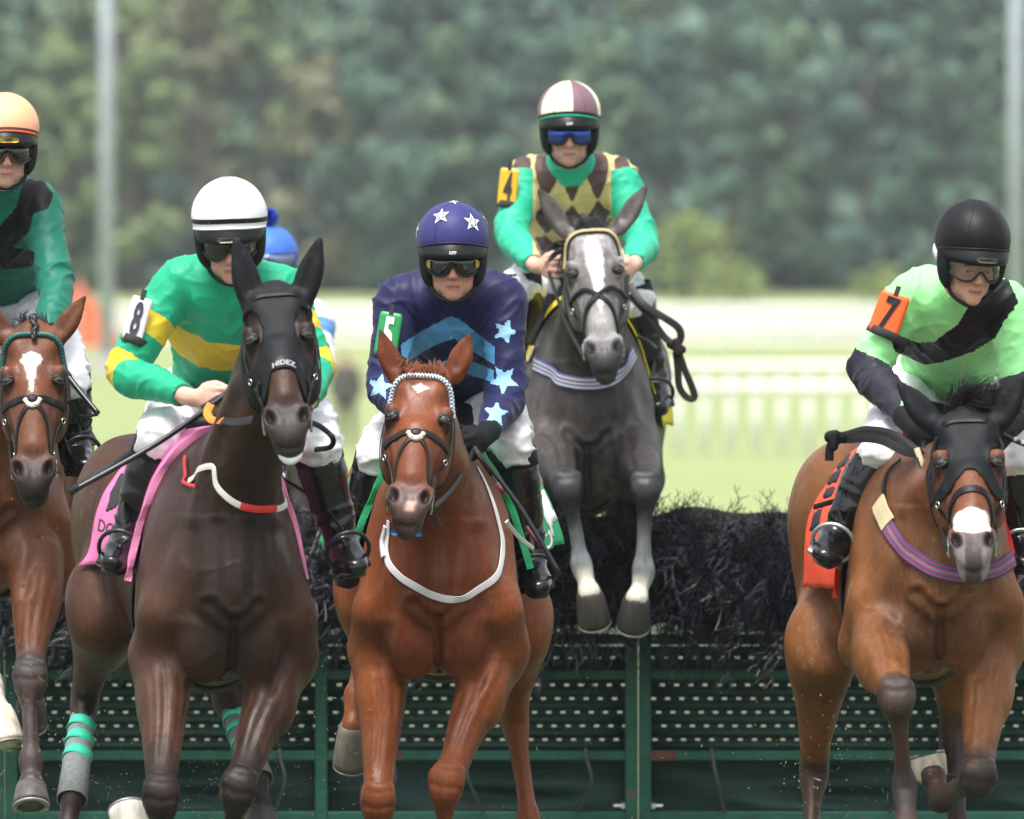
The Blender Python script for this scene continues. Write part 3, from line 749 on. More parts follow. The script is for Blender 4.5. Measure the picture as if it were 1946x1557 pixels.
def horse(sp):
    D = sp['D']; J = lambda p: P(p[0], p[1], D + p[2])
    CF, CR = J(sp['chest']), J(sp['rump']); ax = CR - CF; axu = nrm(V3(ax[0], ax[1], 0)); sx = V3(axu[1], -axu[0], 0)   # sx: image right
    B = lambda u, s_, dz: CF + ax * u + sx * s_ + V3(0, 0, dz)
    HF = Frame(J(sp['poll']), J(sp['muzzle']), sp.get('roll', 0)); H = lambda x, f, n=0: HF(x, f, n)
    allp = [CF, CR, H(0, 0), H(0, 1)] + [J(q) for k in ('fl', 'fr', 'hl', 'hr') for q in sp[k]] + [H(x, f) for x, f in sp.get('ears', [])]
    lo = np.min(allp, 0) - V3(.34, .30, .12); hi = np.max(allp, 0) + V3(.34, .42, .40); lo[2] = max(lo[2], -.03)
    hi = np.maximum(hi, np.array(CF) + V3(.4, 0, .5))
    f = Field(lo, hi, sp.get('h', .0068))
    LEGS = []; up = V3(0, 0, 1); g = sp.get('girth', 1.0)
    secs = [(-.02, -.03, .11, .14), (.05, -.01, .165, .235), (.13, .0, .180, .30), (.25, .01, .192, .345), (.40, .0, .218, .365), (.58, .015, .245, .335), (.74, .05, .250, .28), (.88, .07, .235, .245), (1.0, .05, .16, .19), (1.05, .04, .09, .12)]
    f.loft([B(u, 0, dz) for u, dz, a, b in secs], [(a * g, b) for u, dz, a, b in secs], sx, k=.02, sub=9)
    # withers, croup
    f.loft([B(.22, 0, .27), B(.36, 0, .31), B(.5, 0, .29)], [(.05, .07), (.06, .07), (.07, .06)], sx, k=.10)
    for s_, fk, hk in ((-1, 'fl', 'hl'), (1, 'fr', 'hr')):
        # shoulder blade, point of shoulder, upper arm
        f.loft([B(.30, s_ * .07, .29), B(.16, s_ * .150, .09), B(.045, s_ * .178, -.10)], [(.055, .09), (.065, .10), (.062, .075)], sx, k=.06)
        f.loft([B(.045, s_ * .172, -.11), B(.10, s_ * .185, -.22)], [.070, .088], sx, k=.07)
        # triceps mass behind the arm
        f.add(ell(B(.20, s_ * .172, -.12), (.065, .17, .15), (sx, axu, up)), .07)
        # breast muscles
        f.add(ell(B(.0, s_ * .070, -.165), (.085, .085, .125), (sx, axu, up)), .035)
        f.add(ell(B(.020, s_ * .105, -.015), (.066, .09, .12), (sx, axu, up)), .05)
        # haunch
        f.add(ell(B(.87, s_ * .155, .065), (.158, .27, .245), (sx, axu, up)), .09)
        f.add(ell(B(.92, s_ * .15, -.16), (.105, .20, .24), (sx, axu, up)), .08)
        # fore leg
        kn, fe, co, tp = [J(q) for q in sp[fk]]
        el_ = B(.11, s_ * .165, -.24) if fk + '_elbow' not in sp else J(sp[fk + '_elbow'])
        seg = [(el_, kn), (kn, fe), (fe, co)]; LEGS.append((el_, kn, fe, s_))
        fwd = nrm(np.cross(nrm(kn - el_), sx)); 
        pr = leg_profile('fore'); pts = [seg[a][0] + (seg[a][1] - seg[a][0]) * t for a, t, _, _ in pr]
        f.loft(pts, [(r1, r2) for _, _, r1, r2 in pr], sx, k=.045, sub=5, p=2.5)
        d1 = nrm(kn - el_); d2 = nrm(fe - kn); fr_ = nrm(V3(*(d1 - d2)) + V3(0, -.35, 0))
        f.add(ell(kn + fr_ * .012, (.036, .020, .046), (sx, fr_, np.cross(sx, fr_))), .05)
        for e_ in (-1, 1): f.add(ell(kn + sx * e_ * .032 + fr_ * .012 + V3(0, 0, .022), (.010, .012, .020)), .025)          # knee
        f.add(ell(el_ + (kn - el_) * .26 + sx * s_ * .018, (.050, .065, .115), (sx, np.cross(d1, sx), d1)), .05)  # forearm muscle
        f.add(econe(fe - (fe - kn) * .55 + V3(0, .022, 0), fe + V3(0, .03, .0), .012, .018), .02)     # tendon
        f.add(ell(fe + V3(0, .03, -.005), (.026, .022, .03)), .02)
        # hind leg
        hkk, fe, co, tp = [J(q) for q in sp[hk]]; st = B(.74, s_ * .165, -.26) if hk + '_stifle' not in sp else J(sp[hk + '_stifle'])
        f.loft([B(.86, s_ * .15, -.10), (B(.82, s_ * .165, -.18) + st) / 2, st], [(.115, .20), (.11, .17), (.095, .135)], sx, k=.07)
        seg = [(st, hkk), (hkk, fe), (fe, co)]; pr = leg_profile('hind'); pts = [seg[a][0] + (seg[a][1] - seg[a][0]) * t for a, t, _, _ in pr]
        f.loft(pts, [(r1, r2) for _, _, r1, r2 in pr], sx, k=.05, sub=5, p=2.4)
        f.add(econe(hkk + nrm(hkk - (st + fe) / 2) * .05 + V3(0, 0, .03), hkk + V3(0, 0, -.03), .024, .03), .03)     # point of hock
        f.add(econe(st + (hkk - st) * .45 + nrm(hkk - (st + fe) / 2) * .05, hkk + nrm(hkk - (st + fe) / 2) * .05 + V3(0, 0, .03), .022, .014), .03)
    # brisket groove between the breast muscles
    
    # neck
    nb = B(.16, 0, .12); nt_ = H(0, .13, -.115); bend = sp.get('neckbend', (0, 0, 0)); mid1 = nb * .62 + nt_ * .38 + V3(*bend) + V3(0, -.03, .01); mid2 = nb * .28 + nt_ * .72 + V3(*bend) * .8 + V3(0, -.01, .02)
    nw = sp.get('neckw', 1)
    f.loft([B(.20, 0, .05), nb, mid1, mid2, nt_], [(.17, .25), (.150 * nw, .215), (.112 * nw, .170), (.090 * nw, .135), (.080, .105)], sx, k=.09, sub=9)
    f.loft([B(.0, 0, .06), nb * .7 + nt_ * .3 + V3(0, -.155, -.02), nb * .3 + nt_ * .7 + V3(0, -.115, -.05)], [.075, .055, .048], sx, k=.07)   # windpipe
    for s_ in (-1, 1):   # strap muscle each side of the windpipe
        f.loft([B(-.02, s_ * .065, .03), nb * .7 + nt_ * .3 + sx * s_ * .07 + V3(0, -.11, 0), nb * .25 + nt_ * .75 + sx * s_ * .055 + V3(0, -.06, -.02)], [.05, .042, .034], sx, k=.035)
    # head
    hs_ = [(.0, .062, .070, -.085), (.10, .080, .092, -.098), (.22, .090, .112, -.116), (.34, .090, .116, -.118), (.46, .078, .102, -.103), (.58, .064, .084, -.085), (.70, .054, .070, -.071), (.82, .048, .060, -.062), (.92, .050, .056, -.060), (.985, .046, .042, -.062)]
    HW = sp.get('headw', 1.0)
    f.loft([H(0, a, n) for a, _, _, n in hs_], [(b * HW, c) for _, b, c, _ in hs_], HF.x, k=.045, p=2.5, sub=3)
    for s_ in (-1, 1):
        f.add(ell(H(s_ * .068 * HW, .38, -.150), (.036, .110, .078), HF.A), .035)                       # cheek
        f.add(ell(H(s_ * .080 * HW, .268, -.024), (.023, .034, .024), HF.A), .020)                      # brow
        f.add(ell(H(s_ * .050 * HW, .10, -.040), (.026, .05, .03), HF.A), .03)                       # temple muscle
        f.sub(ell(H(s_ * .080 * HW, .19, -.018), (.014, .026, .018), HF.A), .022)                       # hollow above the eye
        f.add(ell(H(s_ * .082 * HW, .325, -.040), (.018, .034, .028), HF.A), .018)                      # orbit
        f.add(econe(H(s_ * .072 * HW, .36, -.055), H(s_ * .056, .56, -.05), .010, .006), .02)          # facial crest
        f.add(ell(H(s_ * .043, .885, -.026), (.026, .048, .032), (nrm(HF.x + HF.y * .25 * s_), nrm(HF.y - HF.x * .25 * s_), HF.n)), .018)  # nostril wing
        f.sub(ell(H(s_ * .046, .900, -.004), (.013, .030, .028), (nrm(HF.x + HF.y * .35 * s_), nrm(HF.y - HF.x * .35 * s_), HF.n)), .010)
        f.add(econe(H(s_ * .016, .42, -.012), H(s_ * .014, .75, -.010), .018, .014), .04)             # nasal bone
    f.add(ell(H(0, .955, -.030), (.041, .040, .028), HF.A), .025); f.add(ell(H(0, 1.01, -.088), (.036, .034, .034), HF.A), .015)   # lips
    f.sub(econe(H(-.05, 1.045, -.050), H(.05, 1.045, -.050), .008, .008), .008)
    f.sub(econe(H(0, .93, .008), H(0, 1.02, .004), .006, .006), .02)
    # ears
    EARS = []
    for s_, (bx, bf, bn), (tx, tf, tn) in sp['earv']:
        b_, t_ = H(bx, bf, bn), H(tx, tf, tn); e = nrm(t_ - b_); fn = nrm(HF.n - e * (HF.n @ e)); sdv = np.cross(e, fn); Le = np.linalg.norm(t_ - b_)
        q = lambda t, o=0, so=0: b_ + e * Le * t + fn * o + sdv * so
        f.loft([q(-.1), q(.12), q(.36), q(.6), q(.82), q(1)], [(.026, .024), (.033, .026), (.036, .022), (.028, .017), (.016, .011), (.005, .005)], sdv, k=.02, sub=3)
        f.sub(econe(q(.16, .026), q(.80, .012), (.016, .014), (.005, .006), sdv), .012)
        EARS.append((b_, e, Le))
    V, F = f.mesh(4, lambda q: np.where(q[:, 1] > D + .22, 2, 1), True); del f
    V = creases(V, F, B, sx, axu, D, HF, LEGS)
    # ---------------------------------------------------------------- coat colour
    hx, hf, hn = HF.loc(V); head = (np.abs(hx) < .16) & (hf > -.25) & (hf < 1.2) & (hn > -.26) & (hn < .1)
    n1 = vnoise(V, 4, 1); n2 = vnoise(V, 11, 2); n3 = vnoise(V, 60, 3); n4 = vnoise(V, 160, 5)
    c = np.tile(np.array(lin(sp['coat'])), (len(V), 1))
    c = mixc(c, sp['coat2'], sstep(-.3, .7, n1 * .7 + n2 * .4) * .75)
    hm = head.astype(float) * sstep(-.05, .05, hf)
    if 'light' in sp:
        so_ = np.abs((V - CF) @ sx); c = mixc(c, sp['light'], np.clip(sstep(.10, .24, so_ + .04 * n1) + .5 * (V[:, 2] < CF[2] - .25), 0, 1) * .62)
    if 'headcoat' in sp: c = mixc(c, sp['headcoat'], hm * .9)
    # dark lower legs
    Nrm = normals(V, F)
    def limb(keys, lo_t):
        m = np.zeros(len(V))
        for k in keys:
            pts = [J(q) for q in sp[k][:3]]; t0 = pts[0] + V3(0, 0, lo_t)
            for a, b in ((t0, pts[0]), (pts[0], pts[1]), (pts[1], pts[2] + (pts[2] - pts[1]) * .3)):
                e = b - a; t = np.clip(((V - a) @ e) / (e @ e), 0, 1); dd = np.linalg.norm(V - (a + t[:, None] * e), axis=1)
                if a is t0: m = np.maximum(m, (dd < .085) * sstep(0, 1, t))
                else: m = np.maximum(m, (1 - sstep(.075, .10, dd)))
        return m
    if 'legs' in sp: c = mixc(c, sp['legs'], np.clip(limb(('fl', 'fr', 'hl', 'hr'), sp.get('legtop', .14)) * (.9 + .2 * n2), 0, 1))
    if 'socks' in sp:
        for k, col_, top in sp['socks']:
            pts = [J(q) for q in sp[k]]; a = pts[1] + (pts[0] - pts[1]) * top; e = pts[2] - a; t = ((V - a) @ e) / (e @ e)
            dd = np.linalg.norm(V - (a + np.clip(t, 0, 1.2)[:, None] * e), axis=1); c = mixc(c, col_, (dd < .09) * sstep(-.05, .6, t + .12 * n2 + .05 * n3))
    # muzzle and eye rings
    mz = hm * sstep(.74, .92, hf + .03 * n2); c = mixc(c, sp.get('muz', '2b2524'), mz * .93)
    for s_ in (-1, 1):
        dd = np.sqrt((hx - s_ * .088 * HW) ** 2 + ((hf - .33) * HF.L) ** 2 + (hn + .034) ** 2); c = mixc(c, sp.get('eyering', '1d1512'), hm * (1 - sstep(.024, .050, dd)) * .85)
        dd = np.sqrt((hx - s_ * .046) ** 2 * 2 + ((hf - .90) * HF.L) ** 2 + (hn + .01) ** 2); c = mixc(c, '0d0a0a', hm * (1 - sstep(.016, .034, dd)) * .8)
    for b_, e, Le in EARS:
        t = (V - b_) @ e / Le; m = sstep(0, .25, t) * (np.linalg.norm(V - b_ - np.clip(t, 0, 1)[:, None] * e * Le, axis=1) < .06)
        c = mixc(c, sp.get('earc', sp['coat']), m * .8); c = mixc(c, '140f0d', m * sstep(.72, .98, t) * .7)
    if 'blaze' in sp:
        bl = sp['blaze']; t = [q[0] for q in bl]; wv = np.interp(hf, t, [q[1] for q in bl], left=-.05, right=-.05); cx = np.interp(hf, t, [q[2] for q in bl])
        c = mixc(c, sp.get('blazec', 'f1eee9'), hm * (hn > -.06) * sstep(-.006, .006, wv - np.abs(hx - cx) + .004 * n3 + .004 * n4))
    if 'extra' in sp: c = sp['extra'](c, V, HF, hx, hf, hn, hm, n1, n2, n3, n4)
    st = vnoise(V * np.array([1, 1, .25]), 45, 61); sw = sstep(.25, .8, vnoise(V, 5, 62) + .3 * n2) * (1 - hm)
    c = c * (1 + .16 * n2[:, None]) * (1 + .08 * n3[:, None]) * (1 + .10 * st[:, None]) * (1 - .30 * sw[:, None])
    dust = sstep(.50, .75, vnoise(V, 95, 63)) * sstep(.0, .5, vnoise(V, 6, 64)); c = np.clip(mixc(c, '8a8070', dust * .22 * (V[:, 2] < 1.5)), 0, 1)
    root = empty('horse', (float((CF + CR)[0] / 2), float((CF + CR)[1] / 2), 0), sp['label'], 'horse', 'racehorses jumping the hurdle')
    mc = coat_mat()
    body = mk('body', V, F, mc, root, col=c); bv = bvh_of(V, F)
    for s_ in (-1, 1):
        ep, en_, _, _ = bv.ray_cast(Vector(H(s_ * .080 * HW, .335, .12)), Vector(-HF.n)); ep = np.array(ep if ep else H(s_ * .085, .335, -.03)); en_ = nrm(nrm(np.array(en_) if en_ else HF.n) * .6 + HF.x * s_ * .55 + HF.n * .3)
        eo = ep - en_ * .0105; n = 14
        VV = [eo + .0200 * (HF.x * (sin(a) * cos(b)) * 1 + HF.y * (sin(a) * sin(b)) + HF.n * cos(a)) for a in np.linspace(0, pi, 10) for b in np.linspace(0, 2 * pi, n, endpoint=False)]
        FF = [(i * n + q, i * n + (q + 1) % n, (i + 1) * n + (q + 1) % n, (i + 1) * n + q) for i in range(9) for q in range(n)]
        ey = mk('eye', VV, FF, mat('horse_eye', (.012, .007, .005), .06, spec=.8, coat=.6), root)
        tv = nrm(HF.y - en_ * (HF.y @ en_)); tu = np.cross(en_, tv); tu = tu if tu @ HF.x * s_ > 0 else -tu      # tv down the face, tu outwards
        for nm, sg, hh, rr in (('upper_lid', -1, .0125, .0060), ('lower_lid', 1, .0120, .0042)):
            pts = [eo + tu * (.022 * t) + tv * (sg * hh * (1 - t * t) + .002) + en_ * (.0185 * sqrt(max(.05, 1 - .75 * t * t)) * (.72 if sg < 0 else .78)) for t in np.linspace(-1, 1, 11)]
            MB().tube(pts, [rr * (.55 + .45 * (1 - t * t)) for t in np.linspace(-1, 1, 11)], 7).build(nm, mat('lid_' + sp.get('eyering', '1d1512'), lin(sp.get('eyering', '1d1512')), .5), ey, True)
    for i, k in enumerate(('fl', 'fr', 'hl', 'hr')):
        kn, fe, co, tp = [J(q) for q in sp[k]]; tow = sp.get('toe', {}).get(k, (0, -1, .1))
        hc = sp.get('hoofc', {}).get(k, '3a352f'); hoof(root, co, tp, V3(*tow), mat('hoof_' + hc, lin(hc), .5, var=.35, vscale=45, bump=.2, bscale=70, stretch=(1, 1, .25)))
    # tail
    rg = np.random.default_rng(int(D * 100)); mb = MB(); tb = B(1.04, 0, .15)
    for i in range(90):
        a = tb + rg.normal(0, .018, 3); dx = rg.normal(0, .07); ln = rg.uniform(.45, .75)
        mb.tube([a, a + V3(dx * .3, .15, .03), a + V3(dx * .8, .35, -.04 * ln), a + V3(dx * 1.4, .62 + rg.normal(0, .05), -.32 * ln)], [.010, .009, .006, .001], 4, cap=False)
    mb.build('tail', mat('hair_' + sp['hair'], lin(sp['hair']), .45, var=.3, vscale=30), root, True)
    return dict(root=root, body=body, V=V, F=F, bvh=bv, HF=HF, H=H, B=B, J=J, sx=sx, axu=axu, D=D, sp=sp, N=Nrm, HW=HW)

def hair(h, specs, name, seed, hairc=None):
    """specs: list of (root point, spread, direction, length, count, thickness)"""
    rg = np.random.default_rng(seed); mb = MB()
    for p, sprd, d, ln, cnt, th in specs:
        for i in range(cnt):
            if i % 9 == 0: cd_ = nrm(np.array(d) + rg.normal(0, .22, 3)); ca = p + rg.normal(0, 1, 3) * np.array(sprd); cl_ = ln * rg.uniform(.6, 1.1); sw = rg.normal(0, .25, 3) * V3(1, .6, .2) + V3(.12, 0, 0); cdr = rg.uniform(.12, .5)
            a = ca + rg.normal(0, .0035, 3); dd = nrm(cd_ + rg.normal(0, .06, 3)); L = cl_ * rg.uniform(.8, 1.1); dr = V3(0, 0, -1) * L * cdr
            mb.tube([a, a + dd * L * .35, a + dd * L * .68 + dr * .35 + sw * L * .15, a + dd * L * .92 + dr + sw * L * .45], [th, th * .9, th * .6, .0003], 3, cap=False)
    c = hairc or h['sp']['hair']
    return mb.build(name, mat('hair_' + c, lin(c), .45, var=.3, vscale=30), h['root'], True)
EARS_UP = [(-1, (-.058, .02, -.05), (-.11, -.20, -.03)), (1, (.058, .02, -.05), (.11, -.20, -.03))]
def ear(h_sp, s_, bx, by, tx, ty): pass
def px_ears(sp, l, r, tn=-.02):
    """ears from pixel tips and bases"""
    D = sp['D']; HF = Frame(P(sp['poll'][0], sp['poll'][1], D + sp['poll'][2]), P(sp['muzzle'][0], sp['muzzle'][1], D + sp['muzzle'][2]), sp.get('roll', 0)); out = []
    for s_, (bx, by, tx, ty) in ((-1, l), (1, r)):
        y0 = D + sp['poll'][2] + .03
        b = HF.loc(P(bx, by, y0)[None]); t = HF.loc(P(tx, ty, y0 - .01)[None]); out.append((s_, tuple(float(q[0]) for q in b), tuple(float(q[0]) for q in t)))
    sp['earv'] = out
HS = {}
sp = dict(D=34.0, label='chestnut horse with white diamond star on its forehead and green number cloth', light='834820', coat='6c381f', coat2='42221a', headcoat='743f25', hair='8a4f2b', muz='5a4a46', h=.0068,
    poll=(805, 700, -.30), muzzle=(775, 968, -.64), roll=-2, chest=(832, 1105, 0), rump=(846, 995, 1.42), neckbend=(0, 0, 0), neckw=1.15,
    fl=[(718, 1525, -.10), (735, 1700, .12), (742, 1660, .22), (750, 1600, .24)], fr=[(848, 1490, -.20), (838, 1690, -.10), (835, 1775, -.12), (835, 1825, -.15)],
    hl=[(690, 1235, 1.05), (675, 1325, .78), (670, 1385, .74), (668, 1446, .80)], hr=[(978, 1365, 1.15), (1005, 1560, .95), (1010, 1650, .88), (1012, 1710, .85)], hr_stifle=(985, 1180, .85), hl_stifle=(700, 1120, .85),
    toe={'hl': (0, -1, .2), 'fl': (0, 1, 0)}, blaze=[(.10, -.002, -.005), (.135, .022, -.005), (.17, -.002, -.005)], hoofc={'hl': '6b675c', 'fl': 'b9b3a6'}, rough=.36)
px_ears(sp, (748, 708, 722, 625), (866, 708, 894, 630))
def chest_extra(c, V, HF, hx, hf, hn, hm, n1, n2, n3, n4):
    m = hm * (hn > -.05) * sstep(.93, .95, hf) * (1 - sstep(.008, .02, np.abs(hx - .008 + (hf - .95) * .1))) * (1 - sstep(.99, 1.01, hf)); return mixc(c, 'c9958a', m)
sp['extra'] = chest_extra
HS['chestnut'] = horse(sp)

sp = dict(D=32.3, label='dark brown horse wearing a black hood with a pink number cloth', light='4a2c1c', coat='33221a', coat2='1c1310', headcoat='271b15', hair='14100e', muz='3a3432', h=.0068, legs='1b1614', legtop=.35,
    poll=(522, 545, -.26), muzzle=(548, 818, -.55), roll=2, chest=(437, 1105, 0), rump=(322, 1020, 1.45), neckw=.98, neckbend=(.01, 0, 0),
    fl=[(305, 1515, -.22), (312, 1720, -.02), (260, 1610, .20), (246, 1545, .26)], fr=[(453, 1500, -.18), (420, 1700, 0), (415, 1790, -.02), (412, 1850, -.05)],
    hl=[(162, 1325, 1.25), (138, 1510, .98), (125, 1590, .92), (118, 1660, .90)], hr=[(432, 1320, 1.10), (488, 1475, .86), (495, 1545, .78), (498, 1600, .74)], hl_stifle=(195, 1150, .95),
    toe={'fl': (-.2, -1, .3)}, hoofc={'fl': 'c5bfb2'}, rough=.34)
px_ears(sp, (478, 570, 447, 452), (575, 565, 608, 453))
def dark_extra(c, V, HF, hx, hf, hn, hm, n1, n2, n3, n4):
    c = mixc(c, '5a3722', hm * sstep(.45, .55, hf) * (1 - sstep(.72, .85, hf)) * .35); return mixc(c, '5a3a24', np.clip(n2 * .8, 0, 1) * .25 * (1 - hm))
sp['extra'] = dark_extra
HS['dark'] = horse(sp)

sp = dict(D=38.8, label='grey horse with broad white blaze leaping over the hurdle with both knees bent', light='4a4542', coat='3a3533', coat2='211e1d', headcoat='6b6664', hair='17171a', muz='3b3a3c', earc='5a5553', h=.0072, legs='2b2c30', legtop=.22,
    poll=(1122, 425, -.28), muzzle=(1150, 684, -.60), roll=3, chest=(1115, 790, 0), rump=(1106, 760, 1.42), neckw=1.02, girth=.90,
    fl=[(1078, 925, -.44), (1106, 1078, -.40), (1120, 1128, -.43), (1128, 1178, -.38)], fr=[(1228, 925, -.44), (1222, 1090, -.40), (1210, 1138, -.43), (1204, 1186, -.38)], fl_elbow=(1045, 865, -.02), fr_elbow=(1205, 865, -.02),
    hl=[(1060, 1010, 1.75), (1070, 1060, 2.1), (1072, 1100, 2.18), (1074, 1130, 2.22)], hr=[(1170, 1010, 1.75), (1165, 1060, 2.1), (1163, 1100, 2.18), (1162, 1130, 2.22)],
    toe={'fl': (.05, -1, .1), 'fr': (-.05, -1, .1)}, socks=[('fl', '7b7d80', .75), ('fr', '7b7d80', .75), ('fl', 'c4c0ad', .0), ('fr', 'c4c0ad', .0)], hoofc={'fl': '332e28', 'fr': '2b2824'}, rough=.45,
    blaze=[(.06, -.002, 0), (.10, .012, 0), (.26, .028, .002), (.45, .017, .004), (.62, .010, .004), (.70, -.002, .004)])
px_ears(sp, (1070, 432, 1023, 358), (1182, 428, 1231, 349))
def grey_extra(c, V, HF, hx, hf, hn, hm, n1, n2, n3, n4):
    c = mixc(c, 'a9a7a8', hm * np.clip(sstep(.1, .8, n2 * .6 + n3 * .35 + .25) * (hn > -.08), 0, 1) * (1 - sstep(.7, .85, hf)) * .8)
    c = mixc(c, '4d3a30', hm * sstep(.2, .9, n1 + .4 * n2) * (1 - sstep(.15, .25, hf)) * .4)
    c = mixc(c, 'a5a2a2', hm * sstep(.55, .7, hf) * (1 - sstep(.80, .9, hf)) * .7 * (hn > -.09))
    return mixc(c, '5c5755', (1 - hm) * np.clip(n2 * .7 + n3 * .5 - .1, 0, 1) * .55)
sp['extra'] = grey_extra
HS['grey'] = horse(sp)

sp = dict(D=32.6, label='bay horse in a black hood with white nose patch and orange number cloth', light='7f4f27', coat='664025', coat2='462b1b', headcoat='70422a', hair='1d1716', muz='4a4342', h=.0068, legs='302a29', legtop=.16,
    poll=(1838, 785, -.26), muzzle=(1850, 1052, -.56), roll=1, chest=(1782, 1085, 0), rump=(1684, 1030, 1.45), neckw=1.1, neckbend=(.02, 0, 0),
    fl=[(1704, 1325, -.50), (1720, 1500, -.42), (1722, 1580, -.50), (1724, 1640, -.55)], fr=[(1858, 1480, -.25), (1788, 1518, .02), (1772, 1478, .06), (1762, 1438, .07)], fl_elbow=(1672, 1235, -.02),
    hl=[(1546, 1465, 1.2), (1540, 1640, .98), (1542, 1720, .90), (1544, 1790, .86)], hr=[(1812, 1400, 1.15), (1820, 1590, .95), (1824, 1670, .88), (1826, 1730, .85)], hl_stifle=(1560, 1230, .95),
    toe={'fr': (-.2, 1, .2)}, hoofc={'fr': 'a59b8a'}, rough=.38)
px_ears(sp, (1772, 805, 1706, 726), (1898, 800, 1948, 708))
def bay_extra(c, V, HF, hx, hf, hn, hm, n1, n2, n3, n4):
    m = hm * sstep(.70, .712, hf + .006 * np.cos(hx * 120)) * (1 - sstep(.845, .86, hf + .3 * np.abs(hx))) * (np.abs(hx) < .052) * (hn > -.055); c = mixc(c, 'f2f0ee', m)
    m = hm * sstep(.93, 1.0, hf) * sstep(.018, .03, np.abs(hx)); return mixc(c, 'a5a09c', m * .7)
sp['extra'] = bay_extra
HS['bay'] = horse(sp)

sp = dict(D=35.0, label='bay horse with heart shaped white star running into a thin stripe', light='7d4a2a', coat='5a3624', coat2='3f261b', headcoat='643a27', hair='191413', muz='2c2726', earc='5a3524', h=.0068, legs='3a3435', legtop=.16,
    poll=(62, 618, -.28), muzzle=(63, 920, -.55), roll=0, chest=(-25, 930, 0), rump=(-5, 900, 1.42), neckbend=(.05, -.02, 0),
    fl=[(-75, 1200, -.3), (-15, 1300, -.2), (0, 1355, -.22), (14, 1418, -.26)], fr=[(57, 1290, -.30), (58, 1450, -.40), (59, 1492, -.44), (60, 1536, -.48)], fr_elbow=(70, 1070, -.02),
    hl=[(-120, 1150, 1.3), (-125, 1300, 1.6), (-125, 1360, 1.65), (-125, 1400, 1.7)], hr=[(75, 1150, 1.3), (65, 1270, 1.6), (60, 1330, 1.65), (58, 1370, 1.7)],
    toe={'fr': (0, -1, .1)}, hoofc={'fr': '4d4a47', 'fl': 'd9cbb8'}, socks=[('fl', 'e8e2da', .3)], rough=.34,
    blaze=[(.165, -.003, -.006), (.185, .025, -.004), (.215, .030, -.004), (.25, .018, -.004), (.30, .010, -.004), (.40, .004, -.002), (.46, -.003, 0)])
px_ears(sp, (8, 640, -36, 560), (112, 640, 164, 560))
HS['left'] = horse(sp)

sp = dict(D=42.2, label='dark bay horse galloping up to the hurdle, hidden behind the dark brown horse', coat='3b2a20', coat2='2d211b', hair='14100e', h=.012, legs='1b1614',
    poll=(500, 700, -.25), muzzle=(505, 930, -.52), chest=(492, 1010, 0), rump=(470, 960, 1.42), neckw=.95, girth=.88,
    fl=[(430, 1310, -.1), (435, 1430, .05), (436, 1480, .02), (437, 1520, 0)], fr=[(540, 1330, -.1), (535, 1490, -.05), (533, 1550, -.08), (532, 1590, -.1)],
    hl=[(430, 1320, 1.3), (430, 1440, 1.1), (430, 1500, 1.05), (430, 1535, 1.02)], hr=[(530, 1320, 1.2), (530, 1450, 1.0), (530, 1510, .95), (530, 1545, .92)])
px_ears(sp, (462, 700, 450, 640), (535, 700, 548, 640))
HS['hidden'] = horse(sp)
# ================================================================== riders
def proj(V):
    """photo pixel of world points (used only to lay out printed cloth patterns)"""
    d = V - np.array([0, 0, CAMH]); zc = d[:, 1] * cos(PITCH) - d[:, 2] * sin(PITCH); yc = d[:, 1] * sin(PITCH) + d[:, 2] * cos(PITCH)
    return PW / 2 + FPX * d[:, 0] / zc, PH / 2 - FPX * yc / zc
class RF:
    """rider's head frame: x image right, y up, z out of the face"""
    def __init__(s, o, yaw=0, pitch=0, roll=0, k=1.0):
        a, b, c = radians(yaw), radians(pitch), radians(roll)
        z = V3(sin(a) * cos(b), -cos(a) * cos(b), -sin(b)); x = nrm(np.cross(V3(0, 0, 1), z)) ; x = -x if x[0] < 0 else x
        y = np.cross(z, x); y = -y if y[2] < 0 else y
        s.o = o; s.z = z; s.x = cos(c) * x + sin(c) * y; s.y = cos(c) * y - sin(c) * x; s.A = [s.x, s.y, s.z]; s.k = k
    def __call__(s, x, y, z): return s.o + (s.x * x + s.y * y + s.z * z) * s.k
def seg_dist(V, a, b):
    e = b - a; t = np.clip(((V - a) @ e) / (e @ e), 0, 1); return np.linalg.norm(V - a - t[:, None] * e, axis=1), t

def fist(f, c, d, lat, inw, g=0.0):
    """closed hand: c palm centre, d from wrist to knuckles, lat from thumb to little finger, inw towards the palm side"""
    d = nrm(d); lat = nrm(lat - d * (lat @ d)); inw = nrm(np.cross(d, lat)) * np.sign(np.cross(d, lat) @ inw + 1e-6)
    f.add(ell(c, (.046 + g, .041 + g, .019 + g), (d, lat, inw)), .012)
    for i, ln in enumerate((.92, 1.0, .96, .8)):
        o = lat * (i - 1.5) * .0205; k = c + d * (.038 - .004 * abs(i - 1.3)) + o
        m = k + d * .020 * ln + inw * .017; t = m - d * .012 + inw * .026 * ln; e = t - d * .026 * ln + inw * .004
        f.loft([k - d * .02, k, m, t, e], [.0105 + g, .0108 + g, .0098 + g, .0092 + g, .0082 + g], k=.006, sub=2)
    b = c - d * .022 - lat * .032 + inw * .008
    f.loft([b, b + d * .030 - lat * .010 + inw * .014, b + d * .052 - lat * .0 + inw * .030, b + d * .062 + lat * .016 + inw * .036], [.0135 + g, .0125 + g, .0112 + g, .0088 + g], k=.008, sub=2)

